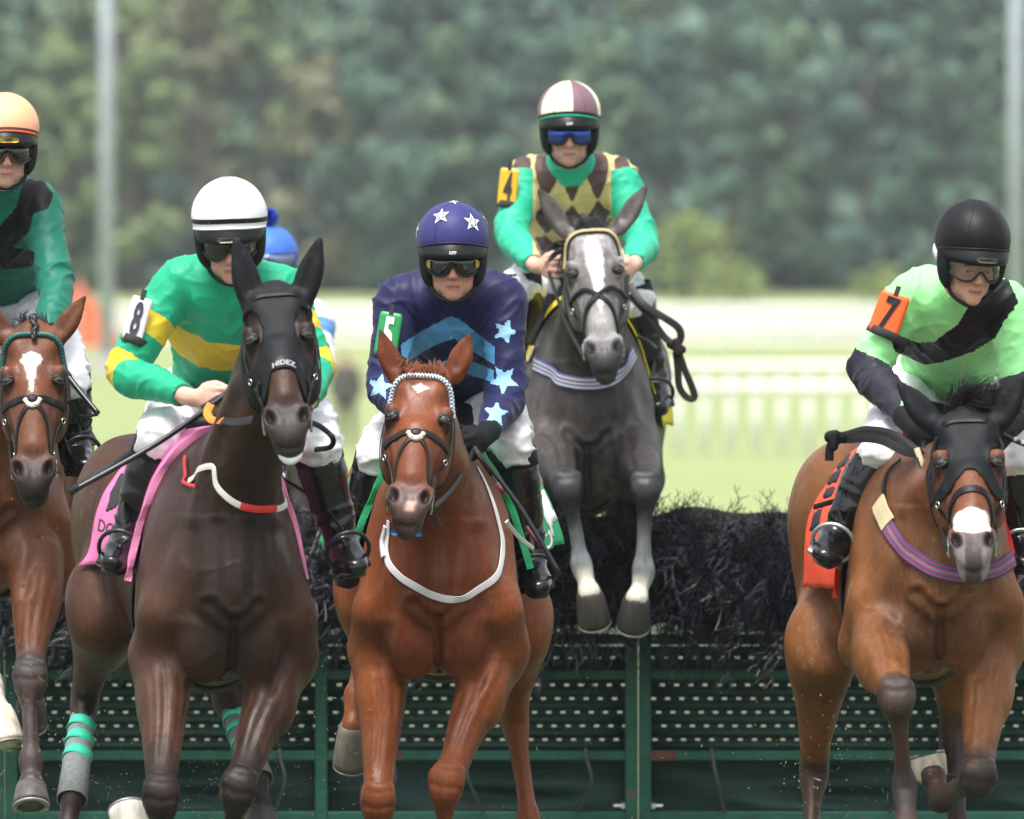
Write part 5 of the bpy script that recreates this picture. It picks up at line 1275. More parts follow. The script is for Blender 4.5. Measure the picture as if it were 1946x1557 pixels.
# --- 2 emerald with yellow hoops
def pat_hoops(c):
    out = [(torso_cut(c, .115, .265), 1)]
    for i in (0, 1): out += [(arm_cut(c, i, .40, .62), 1), (arm_cut(c, i, .86, 1.04), 1)]
    return out
RD['dark'] = dict(D=32.3, label='jockey in emerald silks with yellow hoops, white helmet and number 8 card', skin='d9a996', fw=1.0, hc=(436, 410, .42), pitch=16, roll=2, silk=['emerald', 'yellow'], pattern=pat_hoops,
    shL=(338, 540, .60), shR=(538, 552, .60), pelvis=(412, 770, 1.18), elL=(238, 706, .52), wrL=(350, 752, .28), haL=(394, 758, .20), elR=(596, 698, .50), wrR=(585, 762, .28), haR=(560, 778, .2),
    knL=(306, 830, .40), anL=(246, 1012, .44), toL=(214, 1072, .27), knR=(598, 838, .40), anR=(642, 1008, .44), toR=(676, 1078, .27),
    helmet=dict(cols=['white'], mi=mi_plain, pipe='white', badge='CHAMPION', bands=[(.016, .030, 'black', 'hat_band', 1.012)]), goggle=dict(lens='dark', strap='emerald'), bib=dict(c=(261, 607), up=(.27, -1), w=.060, h=.130, col='ecd9e2', ink='3a3f4a', txt='8', yaw=-14))
# --- 4 argyle with aqua sleeves
def pat_argyle(c):
    e = nrm(c['pe'] - c['sm'])
    def f(V):
        a = ((V - c['sm']) @ c['sv']) / .090; b = ((V - c['sm']) @ e) / .19
        return np.sin(pi * (a + b)) * np.sin(pi * (a - b)) * .05
    return [(f, 1)] + [(arm_cut(c, i, .02, 2.2), 2) for i in (0, 1)] + [(lambda V: np.minimum((V - c['sm']) @ nrm(c['nk'] - c['sm']) - .045, .085 - seg_dist(V, c['sm'], c['nk'])[0]), 2)]
RD['grey'] = dict(D=38.8, label='jockey in brown and gold diamond silks with aqua sleeves, yellow number 4 card', skin='d6aa97', fw=.97, hc=(1082, 214, .42), pitch=4, silk=['brown', 'gold', 'aqua'], collar='aqua', pattern=pat_argyle, stubble=.5,
    shL=(1002, 338, .60), shR=(1172, 338, .60), pelvis=(1092, 515, 1.08), elL=(972, 448, .48), wrL=(1014, 502, .22), haL=(1040, 506, .13), elR=(1222, 462, .48), wrR=(1206, 500, .20), haR=(1194, 512, .12),
    knL=(992, 552, .40), anL=(1004, 715, .44), toL=(992, 785, .27), knR=(1206, 575, .40), anR=(1240, 712, .44), toR=(1250, 775, .27), boot_top=-.12,
    helmet=dict(cols=['cream', 'maroon'], mi=lambda a, t: 0 if (-62 < a < 6 or a > 66 or a < -130) else 1, pipe='emerald', badge='KPP', badgec='none', bands=[(.004, .016, 'black', 'hat_band', 1.012)]), goggle=dict(lens='blue', strap='blue'), bib=dict(c=(966, 356), up=(.10, -1), w=.066, h=.130, col='e8b62c', ink='35322c', txt='4', yaw=-12))
# --- 7 lime with black sash
def pat_sash(c):
    fr = 33.6
    return [(poly_px([(1690, 630), (1745, 652), (1775, 650), (1822, 615), (1850, 565), (1880, 530), (1916, 530), (1936, 575), (1908, 612), (1892, 642), (1850, 668), (1800, 686), (1758, 694), (1700, 668)], fr), 1)] + [(arm_cut(c, i, .90, 2.2), 2) for i in (0, 1)]
RD['bay'] = dict(D=32.6, label='jockey in lime silks with black sash, black helmet and orange number 7 card', skin='d8a48e', fw=.93, hc=(1848, 452, .25), yaw=16, pitch=14, roll=-3, silk=['lime', 'black', 'slate'], pattern=pat_sash, eyes=True, glove=True, stubble=.1,
    shL=(1735, 560, .52), shR=(1918, 585, .48), pelvis=(1792, 742, 1.12), elL=(1652, 700, .48), wrL=(1722, 795, .2), haL=(1752, 824, .1), elR=(1940, 735, .42), wrR=(1925, 805, .2), haR=(1905, 825, .12),
    knL=(1680, 852, .30), anL=(1600, 1000, .30), toL=(1570, 1058, .14), knR=(1918, 862, .40), anR=(1938, 1005, .44), toR=(1946, 1072, .27), band=False,
    helmet=dict(cols=['black'], mi=mi_plain, pipe='black', badge='CHAMPION', bands=[]), goggle=dict(lens='clear', strap='white'), bib=dict(c=(1690, 597), up=(.36, -1), w=.088, h=.125, col='f2672c', ink='15130f', txt='7', yaw=-8))
# --- left teal with black sash
def pat_left(c):
    fr = 36.0
    return [(poly_px([(-60, 470), (0, 430), (30, 395), (45, 345), (75, 333), (102, 370), (92, 396), (64, 406), (56, 440), (24, 470), (66, 478), (64, 505), (30, 511), (0, 513), (-60, 530)], fr), 1)]
RD['left'] = dict(D=35.0, label='jockey in dark green silks with black sash and peach orange helmet', skin='d6a896', fw=.98, hc=(8, 243, .45), pitch=4, yaw=8, silk=['teal', 'black'], pattern=pat_left,
    shL=(-62, 392, .62), shR=(72, 392, .62), pelvis=(12, 575, 1.12), elL=(-110, 560, .45), wrL=(-10, 640, .25), haL=(10, 655, .18), elR=(108, 545, .42), wrR=(92, 640, .22), haR=(80, 660, .16),
    knL=(-100, 715, .40), anL=(-120, 850, .44), toL=(-130, 885, .27), knR=(128, 712, .40), anR=(140, 842, .44), toR=(166, 886, .27),
    helmet=dict(cols=['peach'], mi=mi_plain, pipe='orange', badge='KPP', badgec='gold', bands=[(.004, .014, 'brown', 'hat_band', 1.012)]), goggle=dict(lens='dark', frame='brown', strap='black'))
# --- hidden blue and white
def pat_hid(c): return [(arm_cut(c, i, .2, .5), 1) for i in (0, 1)] + [(torso_cut(c, .1, .25), 1)]
RD['hidden'] = dict(D=42.2, label='jockey in white and blue silks with blue pompom cap, riding behind the emerald jockey', skin='c99583', hc=(512, 484, .4), pitch=10, silk=['white', 'blue'], pattern=pat_hid,
    shL=(430, 600, .6), shR=(598, 606, .6), pelvis=(508, 770, 1.1), elL=(412, 690, .45), wrL=(440, 745, .2), haL=(455, 755, .14), elR=(606, 690, .45), wrR=(575, 745, .2), haR=(558, 755, .14),
    knL=(412, 800, .40), anL=(402, 925, .44), toL=(392, 965, .27), knR=(606, 800, .40), anR=(630, 925, .44), toR=(642, 962, .27), boot_top=.72, band=False, far=True,
    helmet=dict(cols=['capblue'], mi=mi_plain, pipe='capblue', badge='', bands=[]), goggle=dict(lens='smoke', strap='black', frame='blue', dy=.075, out=1.27))
RR = {}
for k_, sp in RD.items(): RR[k_] = rider(sp, HS.get(k_))
# ================================================================== tack
LEA = mat('leather_black', (.007, .0065, .0065), .45, var=.25, vscale=40, spec=.22); LEB = mat('leather_brown', (.018, .012, .010), .45, var=.25, vscale=40, spec=.25)
STEEL = mat('bit_steel', (.66, .66, .64), .22, metal=1.0); FLEECE = mat('fleece', (.72, .66, .55), .95, var=.2, vscale=150, bump=1, bscale=180)
def ray_px(bv, px, py, D0=20.):
    o = np.array([0, 0, CAMH]); d = nrm(P(px, py, 40.) - o); hit = bv.ray_cast(Vector(o), Vector(d))[0]
    return np.array(hit) if hit else None
def on(h, px, py, dy=0.2, lift=0):
    q = ray_px(h['bvh'], px, py); return q if q is not None else P(px, py, h['D'] + dy)
def head_strap(h, name, pts, w, par, m=LEA, t=.003, mirror=False, lift=.0025, sub=8):
    for s in ((1, -1) if mirror else (1,)): strap(name, [h['H'](x * s * h['HW'], f, n) for x, f, n in pts], w, t, m, par, bvh=h['bvh2'] if 'bvh2' in h else h['bvh'], lift=lift, sub=sub)
def ringat(name, c, r, nrm_, rad, m, par, n=24):
    e = nrm(nrm_); u = nrm(np.cross(e, V3(.1, .2, 1))); v = np.cross(e, u); pts = [c + r * (cos(2 * pi * k / n) * u + sin(2 * pi * k / n) * v) for k in range(n + 1)]
    return MB().tube(pts, rad, 7, cap=False).build(name, m, par, True)
BROW = [(-.098, .22, -.08), (-.088, .13, -.04), (-.055, .065, 0), (0, .05, .01), (.055, .065, 0), (.088, .13, -.04), (.098, .22, -.08)]
def bridle(h, brow='plain', nose='cavesson', nf=.56, m=LEA):
    br = empty_child('bridle', h); H = h['H']; HW = h['HW']
    if brow == 'plain': head_strap(h, 'browband', BROW, .020, br, m, .004)
    else:
        cols = {'check': ('e9e4d2', '2f6ea8'), 'gold': ('b9a878', '2a2622'), 'teal': ('2f6e6a', '173c3c')}[brow]
        C = catmull([H(x * HW, f, n) for x, f, n in BROW], 8); Cs = []; Ns = []
        for c in C:
            lo_, no, _, _ = h['bvh'].find_nearest(Vector(c)); Cs.append(np.array(lo_) + np.array(no) * .006); Ns.append(np.array(no))
        Cs = np.array(Cs); Ns = np.array(Ns); Cs[1:-1] = (Cs[:-2] + 2 * Cs[1:-1] + Cs[2:]) / 4; fine = catmull(Cs, 3)
        mb = MB(); mb.tube(fine, .0085, 10); o = mb.build('browband', mat('brow_' + brow, lin(cols[0]), .5), br, True)
        me = o.data; me.materials.append(mat('brow2_' + brow, lin(cols[1]), .5))
        for p in me.polygons:
            i, q = divmod(p.index, 10)
            if brow == 'gold': p.material_index = 1 if q in (0, 1, 5, 6) else 0
            else: p.material_index = 1 if ((i // 2) + (q // 2)) % 2 else 0
    head_strap(h, 'cheek_strap', [(.098, .22, -.08), (.100, .34, -.085), (.090, .50, -.095), (.070, .68, -.085), (.058, .80, -.085)], .016, br, m, .004, True)
    head_strap(h, 'throat_lash', [(.095, .20, -.10), (.100, .36, -.14), (.082, .52, -.19), (.04, .56, -.22)], .013, br, m, .003, True)
    head_strap(h, 'headpiece', [(-.098, .22, -.08), (-.085, .08, -.09), (-.05, -.02, -.09), (0, -.05, -.09), (.05, -.02, -.09), (.085, .08, -.09), (.098, .22, -.08)], .022, br, m, .004)
    if nose == 'cavesson': head_strap(h, 'noseband', [(-.085, nf + .10, -.13), (-.078, nf + .05, -.07), (-.045, nf - .01, -.01), (0, nf - .03, .01), (.045, nf - .01, -.01), (.078, nf + .05, -.07), (.085, nf + .10, -.13)], .024, br, m, .004)
    elif nose == 'grackle':
        head_strap(h, 'noseband', [(.095, .44, -.10), (.075, .46, -.03), (.035, .475, .0), (0, .485, .01)], .021, br, m, .004, True)
        head_strap(h, 'lower_noseband', [(0, .49, .01), (.022, .56, .0), (.042, .68, -.02), (.052, .80, -.05), (.050, .86, -.08)], .015, br, m, .004, True)
        c = H(0, .49, .012); q, no, _, _ = h['bvh'].find_nearest(Vector(c)); q = np.array(q); no = np.array(no)
        f = Field(q - .06, q + .06, .005)
        for dx, dy in ((-.020, .002), (.020, .002), (0, .022), (-.012, .016), (.012, .016)): f.add(ell(q + h['HF'].x * dx + h['HF'].y * dy + no * .004, (.011, .010, .008), h['HF'].A), .008)
        V, F = f.mesh(1); mk('fleece_pad', V, F, FLEECE, br)
        f = Field(q - .06, q + .06, .005); f.add(ell(q + no * .008, (.019, .017, .007), h['HF'].A), .004); V, F = f.mesh(1); mk('nose_disc', V, F, m, br)
    elif nose == 'cross':
        for s in (-1, 1):
            pts = [H(s * .09 * HW, .46, -.09), H(s * .065 * HW, .47, -.03), H(s * .03, .50, .005), H(-s * .02, .60, .0), H(-s * .042, .70, -.02), H(-s * .052, .80, -.06)]
            strap('noseband', pts, .015, .008, m, br, bvh=h['bvh'], lift=.003 + .004 * (s > 0), sub=8)
    for s in (-1, 1):
        c = H(s * .066, .83, -.085); ringat('bit_ring', c, .027, h['HF'].x + h['HF'].n * .5 * s * 0 + V3(0, 0, .0), .0042, STEEL, br)
        for f_ in (.52, .74):
            q, no, _, _ = h['bvh'].find_nearest(Vector(H(s * .088 * HW, f_, -.09))); q = np.array(q) + np.array(no) * .008
            ringat('buckle', q, .009, np.array(no), .002, STEEL, br, 10)
    h['bridle'] = br; h['bit'] = [H(-.068, .84, -.09), H(.068, .84, -.09)]
    return br
def LD(h, a, b, c): return h['HF'].x * a + h['HF'].y * b + h['HF'].n * c
def empty_child(name, h):
    o = bpy.data.objects.new(name, None); COL.objects.link(o); o.parent = h['root']; o.empty_display_size = .1; ORG[o.name] = ORG[h['root'].name]; return o
def px_strap(h, name, pts, w, t, m, par=None, nv=None, sub=8):
    """free strap through (px, py, depth offset) points"""
    return strap(name, [P(a, b, h['D'] + c) for a, b, c in pts], w, t, m, par or h['bridle'], nv=nv, sub=sub)
def surf_strap(h, name, px, w, t, m, par=None, lift=.003, sub=8):
    pts = [ray_px(h['tb'], a, b) for a, b in px]; return strap(name, [q if q is not None else P(a, b, h['D'] + .2) for q, (a, b) in zip(pts, px)], w, t, m, par or h['root'], bvh=h['tb'], lift=lift, sub=sub)
def striped(h, name, px, w, cols, lift=.006, extra=None):
    C = catmull([ray_px(h['tb'], a, b) if ray_px(h['tb'], a, b) is not None else P(a, b, h['D'] + .2) for a, b in px], 10); Cs = []; Ns = []
    for c in C:
        q, no, _, _ = h['tb'].find_nearest(Vector(c)); Cs.append(np.array(q) + np.array(no) * lift); Ns.append(np.array(no))
    Cs = np.array(Cs); Ns = np.array(Ns)
    for _ in range(3): Cs[1:-1] = (Cs[:-2] + 2 * Cs[1:-1] + Cs[2:]) / 4; Ns[1:-1] = (Ns[:-2] + Ns[1:-1] + Ns[2:]) / 3
    k = len(cols); V = []; F = []; mi = []; n = len(Cs)
    for i in range(n):
        T = nrm(Cs[min(i + 1, n - 1)] - Cs[max(i - 1, 0)]); nn = nrm(Ns[i] - T * (Ns[i] @ T)); B = np.cross(T, nn)
        for j in range(k + 1): V.append(Cs[i] + B * w * (j / k - .5))
    F = np.array([(i * (k + 1) + j, i * (k + 1) + j + 1, (i + 1) * (k + 1) + j + 1, (i + 1) * (k + 1) + j) for i in range(n - 1) for j in range(k)]); V = np.array(V)
    if (normals(V, F) * np.repeat(Ns, k + 1, 0)).sum() < 0: F = F[:, ::-1]
    mi = [j for i in range(n - 1) for j in range(k)]; V2, F2 = shell(V, F, 0, .004); names = sorted(set(cols)); ms = [mat('web_' + c, lin(c), .75, var=.1, vscale=80, bump=.3, bscale=400) for c in names]
    m1 = [names.index(cols[j]) for j in mi]; mi2 = m1 + m1 + [0] * (len(F2) - 2 * len(m1))
    return mk(name, V2, F2, ms, h['root'], midx=mi2)

def hood(h, low, holes, col='17171b', text=None):
    HF = h['HF']; HW = h['HW']
    def g(V):
        x, f, n = HF.loc(V); s = np.minimum((low(x) + np.minimum(n + .02, 0) * 1.0 - f) * HF.L, n + .165); s = np.minimum(s, .20 - np.abs(x)); s = np.minimum(s, (f + .75) * HF.L)
        for hx, hf, a, b in holes:
            for sg in (-1, 1):
                d = np.sqrt(((x - sg * hx * HW) / a) ** 2 + ((f - hf) * HF.L / b) ** 2); s = np.where(n > -.12, np.minimum(s, (d - 1) * min(a, b)), s)
        # keep the crest of the neck out of the hood
        s = np.where((f < .05) & (np.abs(x) < .05), np.minimum(s, n + .125), s)
        return s
    V, F = region(h['V'], h['F'], g); V2, F2 = shell(V, F, .0035, .002)
    o = mk('hood', V2, F2, mat('hood_black', (.007, .008, .010), .62, spec=.22, var=.25, vscale=25, bump=.15, bscale=45), h['root'])
    # stitched rim round the edge is carried by the sheet's own thickness
    h['bvh2'] = bvh_of(np.concatenate([h['V'], V2]), np.concatenate([h['F'], F2 + len(h['V'])])); hb = bvh_of(V2, F2)
    if text:
        tv, tf = text_geo(text, .023, .0004, .0004); q = []
        for v in tv:
            p = h['H'](v[0] + .004, .565 - (v[1] - 0.3 * (v[0] ** 2) * 20) / HF.L, .08); r = hb.ray_cast(Vector(p), Vector(-HF.n))[0]
            q.append((np.array(r) if r else p - HF.n * .07) + HF.n * (.0015 + v[2]))
        mk('lettering', q, tf, mat('print_white', (.42, .42, .43), .6), o, False)
    return o

def saddlery(h, col, prints=(), text=None, u0=.20, u1=.66, low=100, edge=None, flare=.06):
    B = h['B']; sx = h['sx']; V = []; nu, nt = 44, 84
    for j in range(nt + 1):
        th = radians(-low + 2 * low * j / nt)
        for i in range(nu + 1):
            u = u0 + (u1 - u0) * i / nu; d = sx * sin(th) + V3(0, 0, cos(th)); o = B(u, 0, .05)
            p = o + d * .9; hit = h['bvh'].ray_cast(Vector(p), Vector(-d))[0]; q = np.array(hit) if hit else o + d * .3
            fl = .012 + flare * 2.2 * max(0, abs(th) / radians(low) - .50) * (.4 + .6 * i / nu) + .006 * sin(6 * u * 6 + 3 * th) * max(0, abs(th) / radians(low) - .3); V.append(q + d * fl)
    W = nu + 1; V = np.array(V).reshape(nt + 1, W, 3)
    for _ in range(4): V[1:-1, 1:-1] = (V[:-2, 1:-1] + V[2:, 1:-1] + V[1:-1, :-2] + V[1:-1, 2:]) / 4
    V = V.reshape(-1, 3); F = np.array([(j * W + i, j * W + i + 1, (j + 1) * W + i + 1, (j + 1) * W + i) for j in range(nt) for i in range(nu)])
    if (normals(V, F)[:, 2]).mean() < 0: F = F[:, ::-1]
    V2, F2 = shell(V, F, 0, .004); cl = mk('number_cloth', V2, F2, mat('cloth_' + col, lin(col), .7, var=.07, vscale=14, bump=.25, bscale=25), h['root'])
    cb = bvh_of(V2, F2)
    for pts, c in prints:
        Vp, Fp = region(V, F, poly_px(pts))
        if len(Fp): Vq, Fq = shell(Vp, Fp, .0045, .0008); mk('print', Vq, Fq, mat('print_' + c, lin(c), .7), cl)
    if text:
        s, (cx, cy), px_h, ang, c = text; tv, tf = text_geo(s, 1.0, .0, .012); ca, sa = cos(radians(ang)), sin(radians(ang)); q = []; sc = px_h / .72
        for v in tv:
            px, py = cx + (v[0] * ca - v[1] * sa) * sc * .62, cy - (v[0] * sa + v[1] * ca) * sc; r = ray_px(cb, px, py); r = r if r is not None else (q[-1] if q else P(px, py, h['D'] + .6)); q.append(r + V3(0, -.0025, .0012))
        mk('lettering', q, tf, mat('print_' + c, lin(c), .7), cl, False)
    if edge:
        for e_u in (0,):
            pts = V.reshape(nt + 1, W, 3)[:, e_u][::3]; strap('edging', list(pts), .022, .0025, mat('cloth_' + edge, lin(edge), .7), cl, bvh=cb, lift=.002, sub=2)
    # saddle
    lo = B(.2, 0, 0) - .5; hi = B(.6, 0, .6) + .5; f = Field(lo, hi, .010)
    f.loft([B(.27, 0, .415), B(.36, 0, .385), B(.48, 0, .395), B(.53, 0, .43)], [(.07, .03), (.10, .028), (.13, .03), (.12, .028)], sx, k=.03)
    for s in (-1, 1): f.loft([B(.38, s * .10, .37), B(.37, s * .19, .27), B(.35, s * .245, .14)], [(.10, .022), (.11, .018), (.08, .014)], h['axu'], k=.03)
    Vs, Fs = f.mesh(2); sad = mk('saddle', Vs, Fs, LEA, h['root'])
    # girth under the belly
    pts = []
    for th in np.linspace(95, 265, 30):
        d = sx * sin(radians(th)) + V3(0, 0, cos(radians(th))); hit = h['bvh'].ray_cast(Vector(B(.30, 0, 0) + d * .9), Vector(-d))[0]; pts.append(np.array(hit) if hit else B(.3, 0, 0) + d * .33)
    strap('girth', pts, .09, .006, mat('girth_black', (.02, .022, .03), .7, var=.2, vscale=40), h['root'], bvh=h['bvh'], lift=.008, sub=2)
    h['cloth'] = cl; h['saddle'] = sad; h['cbvh'] = cb
    return cl
def stirrup(h, r, i, m=None):
    an, to = r['an'][i], r['to'][i]; kn = r['kn'][i]; sd_ = nrm(an - kn); fd = nrm(to - an); ball = an + (to - an) * .55 + sd_ * .03; side = nrm(np.cross(fd, sd_)); up = nrm(np.cross(side, fd)); up = up if up @ sd_ < 0 else -up
    m = m or mat('iron_black', (.03, .03, .032), .3, metal=.4); pts = []
    for k in range(-10, 11):
        a = k / 10 * 2.35; pts.append(ball + side * .062 * sin(a) + up * (.035 + .062 * cos(a)) + fd * .0)
    o = MB().tube(pts, .0065, 8).box(ball - up * .020, (.11, .035, .010), R=[side, fd, up]).build('stirrup_iron', m, h['root'], True)
    top = ball + up * .098; s = 1 if i else -1; a = h['B'](.36, s * .20, .26)
    strap('stirrup_leather', [a, (a + top) / 2 + h['sx'] * s * .025, top], .022, .004, LEA, h['root'], nv=V3(0, -.6, 0) + h['sx'] * s)
def rein(h, r, i, side=None, w=.016, m=LEA, sag=.03):
    b = h['bit'][i]; c = r['ha'][i]; strap('rein', [b, b * .5 + c * .5 + V3(0, 0, -sag), c], w, .004, m, h['bridle'], nv=V3(1 if i else -1, -.6, .2))

for h in HS.values():
    m_ = h['V'][h['F']].mean(1)[:, 1] > h['D'] - .22; h['tb'] = bvh_of(h['V'], h['F'][m_])
# ---- chestnut
h = HS['chestnut']; r = RR['chestnut']; bridle(h, 'check', 'grackle', m=LEB); saddlery(h, '1f9a62', [([(960, 880), (1010, 940), (1040, 1000), (1052, 1030), (1046, 1000), (1056, 985), (1030, 930), (1008, 955)], 'f2f2f2')], ('Do', (1044, 1040), 34, -55, 'f2f2f2'), low=100, edge='1f9a62', flare=.075, u1=.72)
for i in (0, 1): stirrup(h, r, i); rein(h, r, i, m=LEB)
WH = mat('rubber_white', (.72, .72, .74), .5, var=.06, vscale=20)
surf_strap(h, 'breastplate', [(905, 888), (926, 930), (944, 985), (954, 1030), (950, 1075), (922, 1112), (870, 1138), (830, 1134), (785, 1112), (745, 1080), (735, 1040), (740, 990)], .022, .003, WH, lift=.003)
surf_strap(h, 'breastplate_link', [(738, 1000), (731, 1030), (734, 1060)], .016, .006, WH, lift=.009); px_strap(h, 'breastplate_strap', [(962, 990, .12), (985, 1020, .2), (1012, 1042, .3)], .014, .005, WH, h['root'])
px_strap(h, 'bridle_end', [(826, 905, -.5), (822, 950, -.52), (828, 980, -.52), (838, 1000, -.52)], .012, .004, LEB)
for s, px in ((-1, 764), (1, 812)):
    f = Field(P(px, 1012, h['D'] - .55) - .05, P(px, 1012, h['D'] - .55) + .05, .005); f.add(ell(h['H'](s * .035, 1.055, -.075), (.014, .010, .012)), .01); V, F = f.mesh(1)
    if len(F): mk('tongue_tie', V, F, mat('tie_blue', lin('3a6aa8'), .7), h['root'])
H = h['H']; hair(h, [(H(x, -.01, -.05), (.014, .01, .012), LD(h, x * 6, -.8, .1), .06, 130, .0012) for x in (-.045, -.02, .0, .02, .045)] + [(H(x, -.03, -.03), (.012, .01, .01), LD(h, x * 4, .5, .3), .075, 130, .0012) for x in (-.04, 0, .04)], 'forelock', 3)
NB = [h['B'](.16, 0, .32), H(0, -.02, -.14)]
hair(h, [(NB[0] * (1 - t) + NB[1] * t + V3(0, 0, .03), (.01, .02, .012), (.5, .2, .5), .09, 22, .0026) for t in np.linspace(0, 1, 10)], 'mane', 4)
# ---- dark brown
h = HS['dark']; r = RR['dark']
hood(h, lambda x: .60 + 6.5 * np.clip(np.abs(x) - .03, 0, .04), [(.080, .30, .036, .085)], text='HIDEZ')
bridle(h, 'plain', 'cavesson', .56); saddlery(h, 'dc74a8', [([(232, 900), (250, 905), (226, 965), (204, 975), (214, 935)], '2a2227')], ('L DOW', (204, 1006), 24, -14, '2a2227'), low=106, edge='e285b2', u1=.66, flare=.025)
for i in (0, 1): stirrup(h, r, i)
rein(h, r, 1)
WB = mat('strap_cream', (.68, .66, .58), .6); RED = mat('strap_red', (.62, .03, .03), .5)
surf_strap(h, 'neck_strap', [(360, 915), (402, 885), (412, 922), (450, 958), (500, 968), (545, 956), (562, 918)], .018, .003, WB, lift=.003); surf_strap(h, 'red_sleeve', [(456, 961), (485, 967), (520, 966)], .021, .006, RED, lift=.006)
surf_strap(h, 'neck_strap', [(562, 915), (585, 895), (602, 868)], .018, .003, WB, lift=.003)
px_strap(h, 'red_tie', [(418, 785, -.05), (412, 840, .0), (406, 880, .06)], .010, .004, RED, h['root']); surf_strap(h, 'red_tie', [(355, 870), (356, 905), (352, 918), (375, 925)], .010, .004, RED, lift=.006)
px_strap(h, 'rein', [(482, 798, -.42), (450, 803, -.30), (424, 800, -.15)], .026, .005, LEA); px_strap(h, 'rein_grip', [(424, 801, -.15), (404, 800, -.02), (394, 786, .08), (400, 770, .14)], .024, .007, mat('grip_orange', lin('f08a2a'), .6, bump=.5, bscale=300))
px_strap(h, 'rein_loop', [(582, 800, .1), (610, 812, .02), (632, 832, -.02), (628, 850, .02), (600, 855, .12)], .016, .005, LEA)
GW = mat('bandage_grey', (.20, .215, .215), .85, var=.2, vscale=60, bump=.4, bscale=200); GG = mat('bandage_green', lin('35c9a4'), .6)
for k_ in ('hl', 'hr'):
    hk, fe, co, tp = [h['J'](q) for q in h['sp'][k_]]
    o = mk('bandage', *ring_band(hk + (fe - hk) * .22, fe + (fe - hk) * .06, .037, .046), GW, h['root'])
    for a in (.27, .42, .58): mk('stripe', *ring_band(hk + (fe - hk) * a + h['sx'] * .004, hk + (fe - hk) * (a + .085) - h['sx'] * .004, .0375 + .010 * a, .0382 + .010 * a), GG, o)
H = h['H']; NB = [h['B'](.16, 0, .32), H(0, -.03, -.14)]; hair(h, [(NB[0] * (1 - t) + NB[1] * t + V3(0, 0, .05), (.01, .02, .012), (.6, .2, .3), .12, 22, .0026) for t in np.linspace(0, .9, 10)], 'mane', 5)
FOAM = mat('foam', (.8, .8, .8), .6, bump=.6, bscale=150); f = Field(H(0, 1.0, -.06) - .1, H(0, 1.0, -.06) + .1, .005)
f.loft([H(-.036, .98, -.075), H(-.022, 1.06, -.085), H(.0, 1.085, -.09), H(.024, 1.06, -.085), H(.036, .98, -.075)], [.007, .010, .012, .010, .006], k=.01); V, F = f.mesh(1); mk('foam', V, F, FOAM, h['root'])
# ---- grey
h = HS['grey']; r = RR['grey']; bridle(h, 'gold', 'cross'); saddlery(h, 'dfcf2f', [], ('DO', (1236, 822), 24, 8, '2b2a20'), low=112, u0=.22, u1=.70)
for i in (0, 1): stirrup(h, r, i); rein(h, r, i)
striped(h, 'breast_girth', [(1002, 668), (1030, 700), (1065, 722), (1110, 730), (1150, 726), (1180, 708), (1202, 672)], .046, ['4a5492', 'c4c0b8', '3d4580', 'c4c0b8', '4a5492', 'c4c0b8', '3d4580'])
surf_strap(h, 'girth_end', [(1000, 648), (1006, 662), (1014, 676)], .058, .006, mat('tan_leather', lin('b7aa86'), .7), lift=.009)
px_strap(h, 'rein_end', [(1196, 540, .0), (1222, 578, -.05), (1262, 604, -.08), (1288, 622, -.08), (1294, 640, -.08), (1285, 660, -.08)], .026, .004, LEB); px_strap(h, 'rein_end', [(1196, 562, .0), (1230, 596, -.05), (1262, 640, -.07), (1285, 662, -.08), (1302, 705, -.08), (1320, 752, -.08), (1306, 756, -.08), (1291, 735, -.08), (1288, 700, -.08), (1284, 668, -.08)], .024, .004, LEB)
f = Field(P(1285, 660, h['D'] - .08) - .06, P(1285, 660, h['D'] - .08) + .06, .006); c = P(1285, 660, h['D'] - .08); f.add(econe(c + V3(-.02, 0, .01), c + V3(.02, 0, -.008), .016, .016), .01); f.add(econe(c + V3(0, -.01, .02), c + V3(.005, -.01, -.022), .013, .014), .006); V, F = f.mesh(1); mk('rein_knot', V, F, LEB, h['bridle'])
px_strap(h, 'girth_strap', [(1212, 640, .3), (1232, 650, .28), (1248, 664, .26)], .016, .005, LEA, h['root']); px_strap(h, 'breast_girth_strap', [(1005, 655, .05), (1030, 600, .2), (1045, 560, .35)], .02, .005, LEA, h['root'])
H = h['H']; hair(h, [(H(x, -.01, -.06), (.016, .01, .016), LD(h, x * 7, -1, .0), .10, 160, .0011) for x in (-.06, -.03, .0, .03)] + [(H(x, -.04, -.02), (.010, .008, .008), LD(h, x * 2, .9, .3), .07, 160, .0011) for x in (-.03, -.01, .012, .03)] + [(H(-.09, .02, -.13), (.012, .02, .012), (-.8, .3, -.1), .10, 50, .0022)], 'forelock', 6)
NB = [h['B'](.16, 0, .32), H(0, -.03, -.14)]; hair(h, [(NB[0] * (1 - t) + NB[1] * t + V3(-.02, 0, .04), (.012, .02, .012), (-.7, .2, .3), .12, 24, .0024) for t in np.linspace(0, .95, 10)], 'mane', 7)
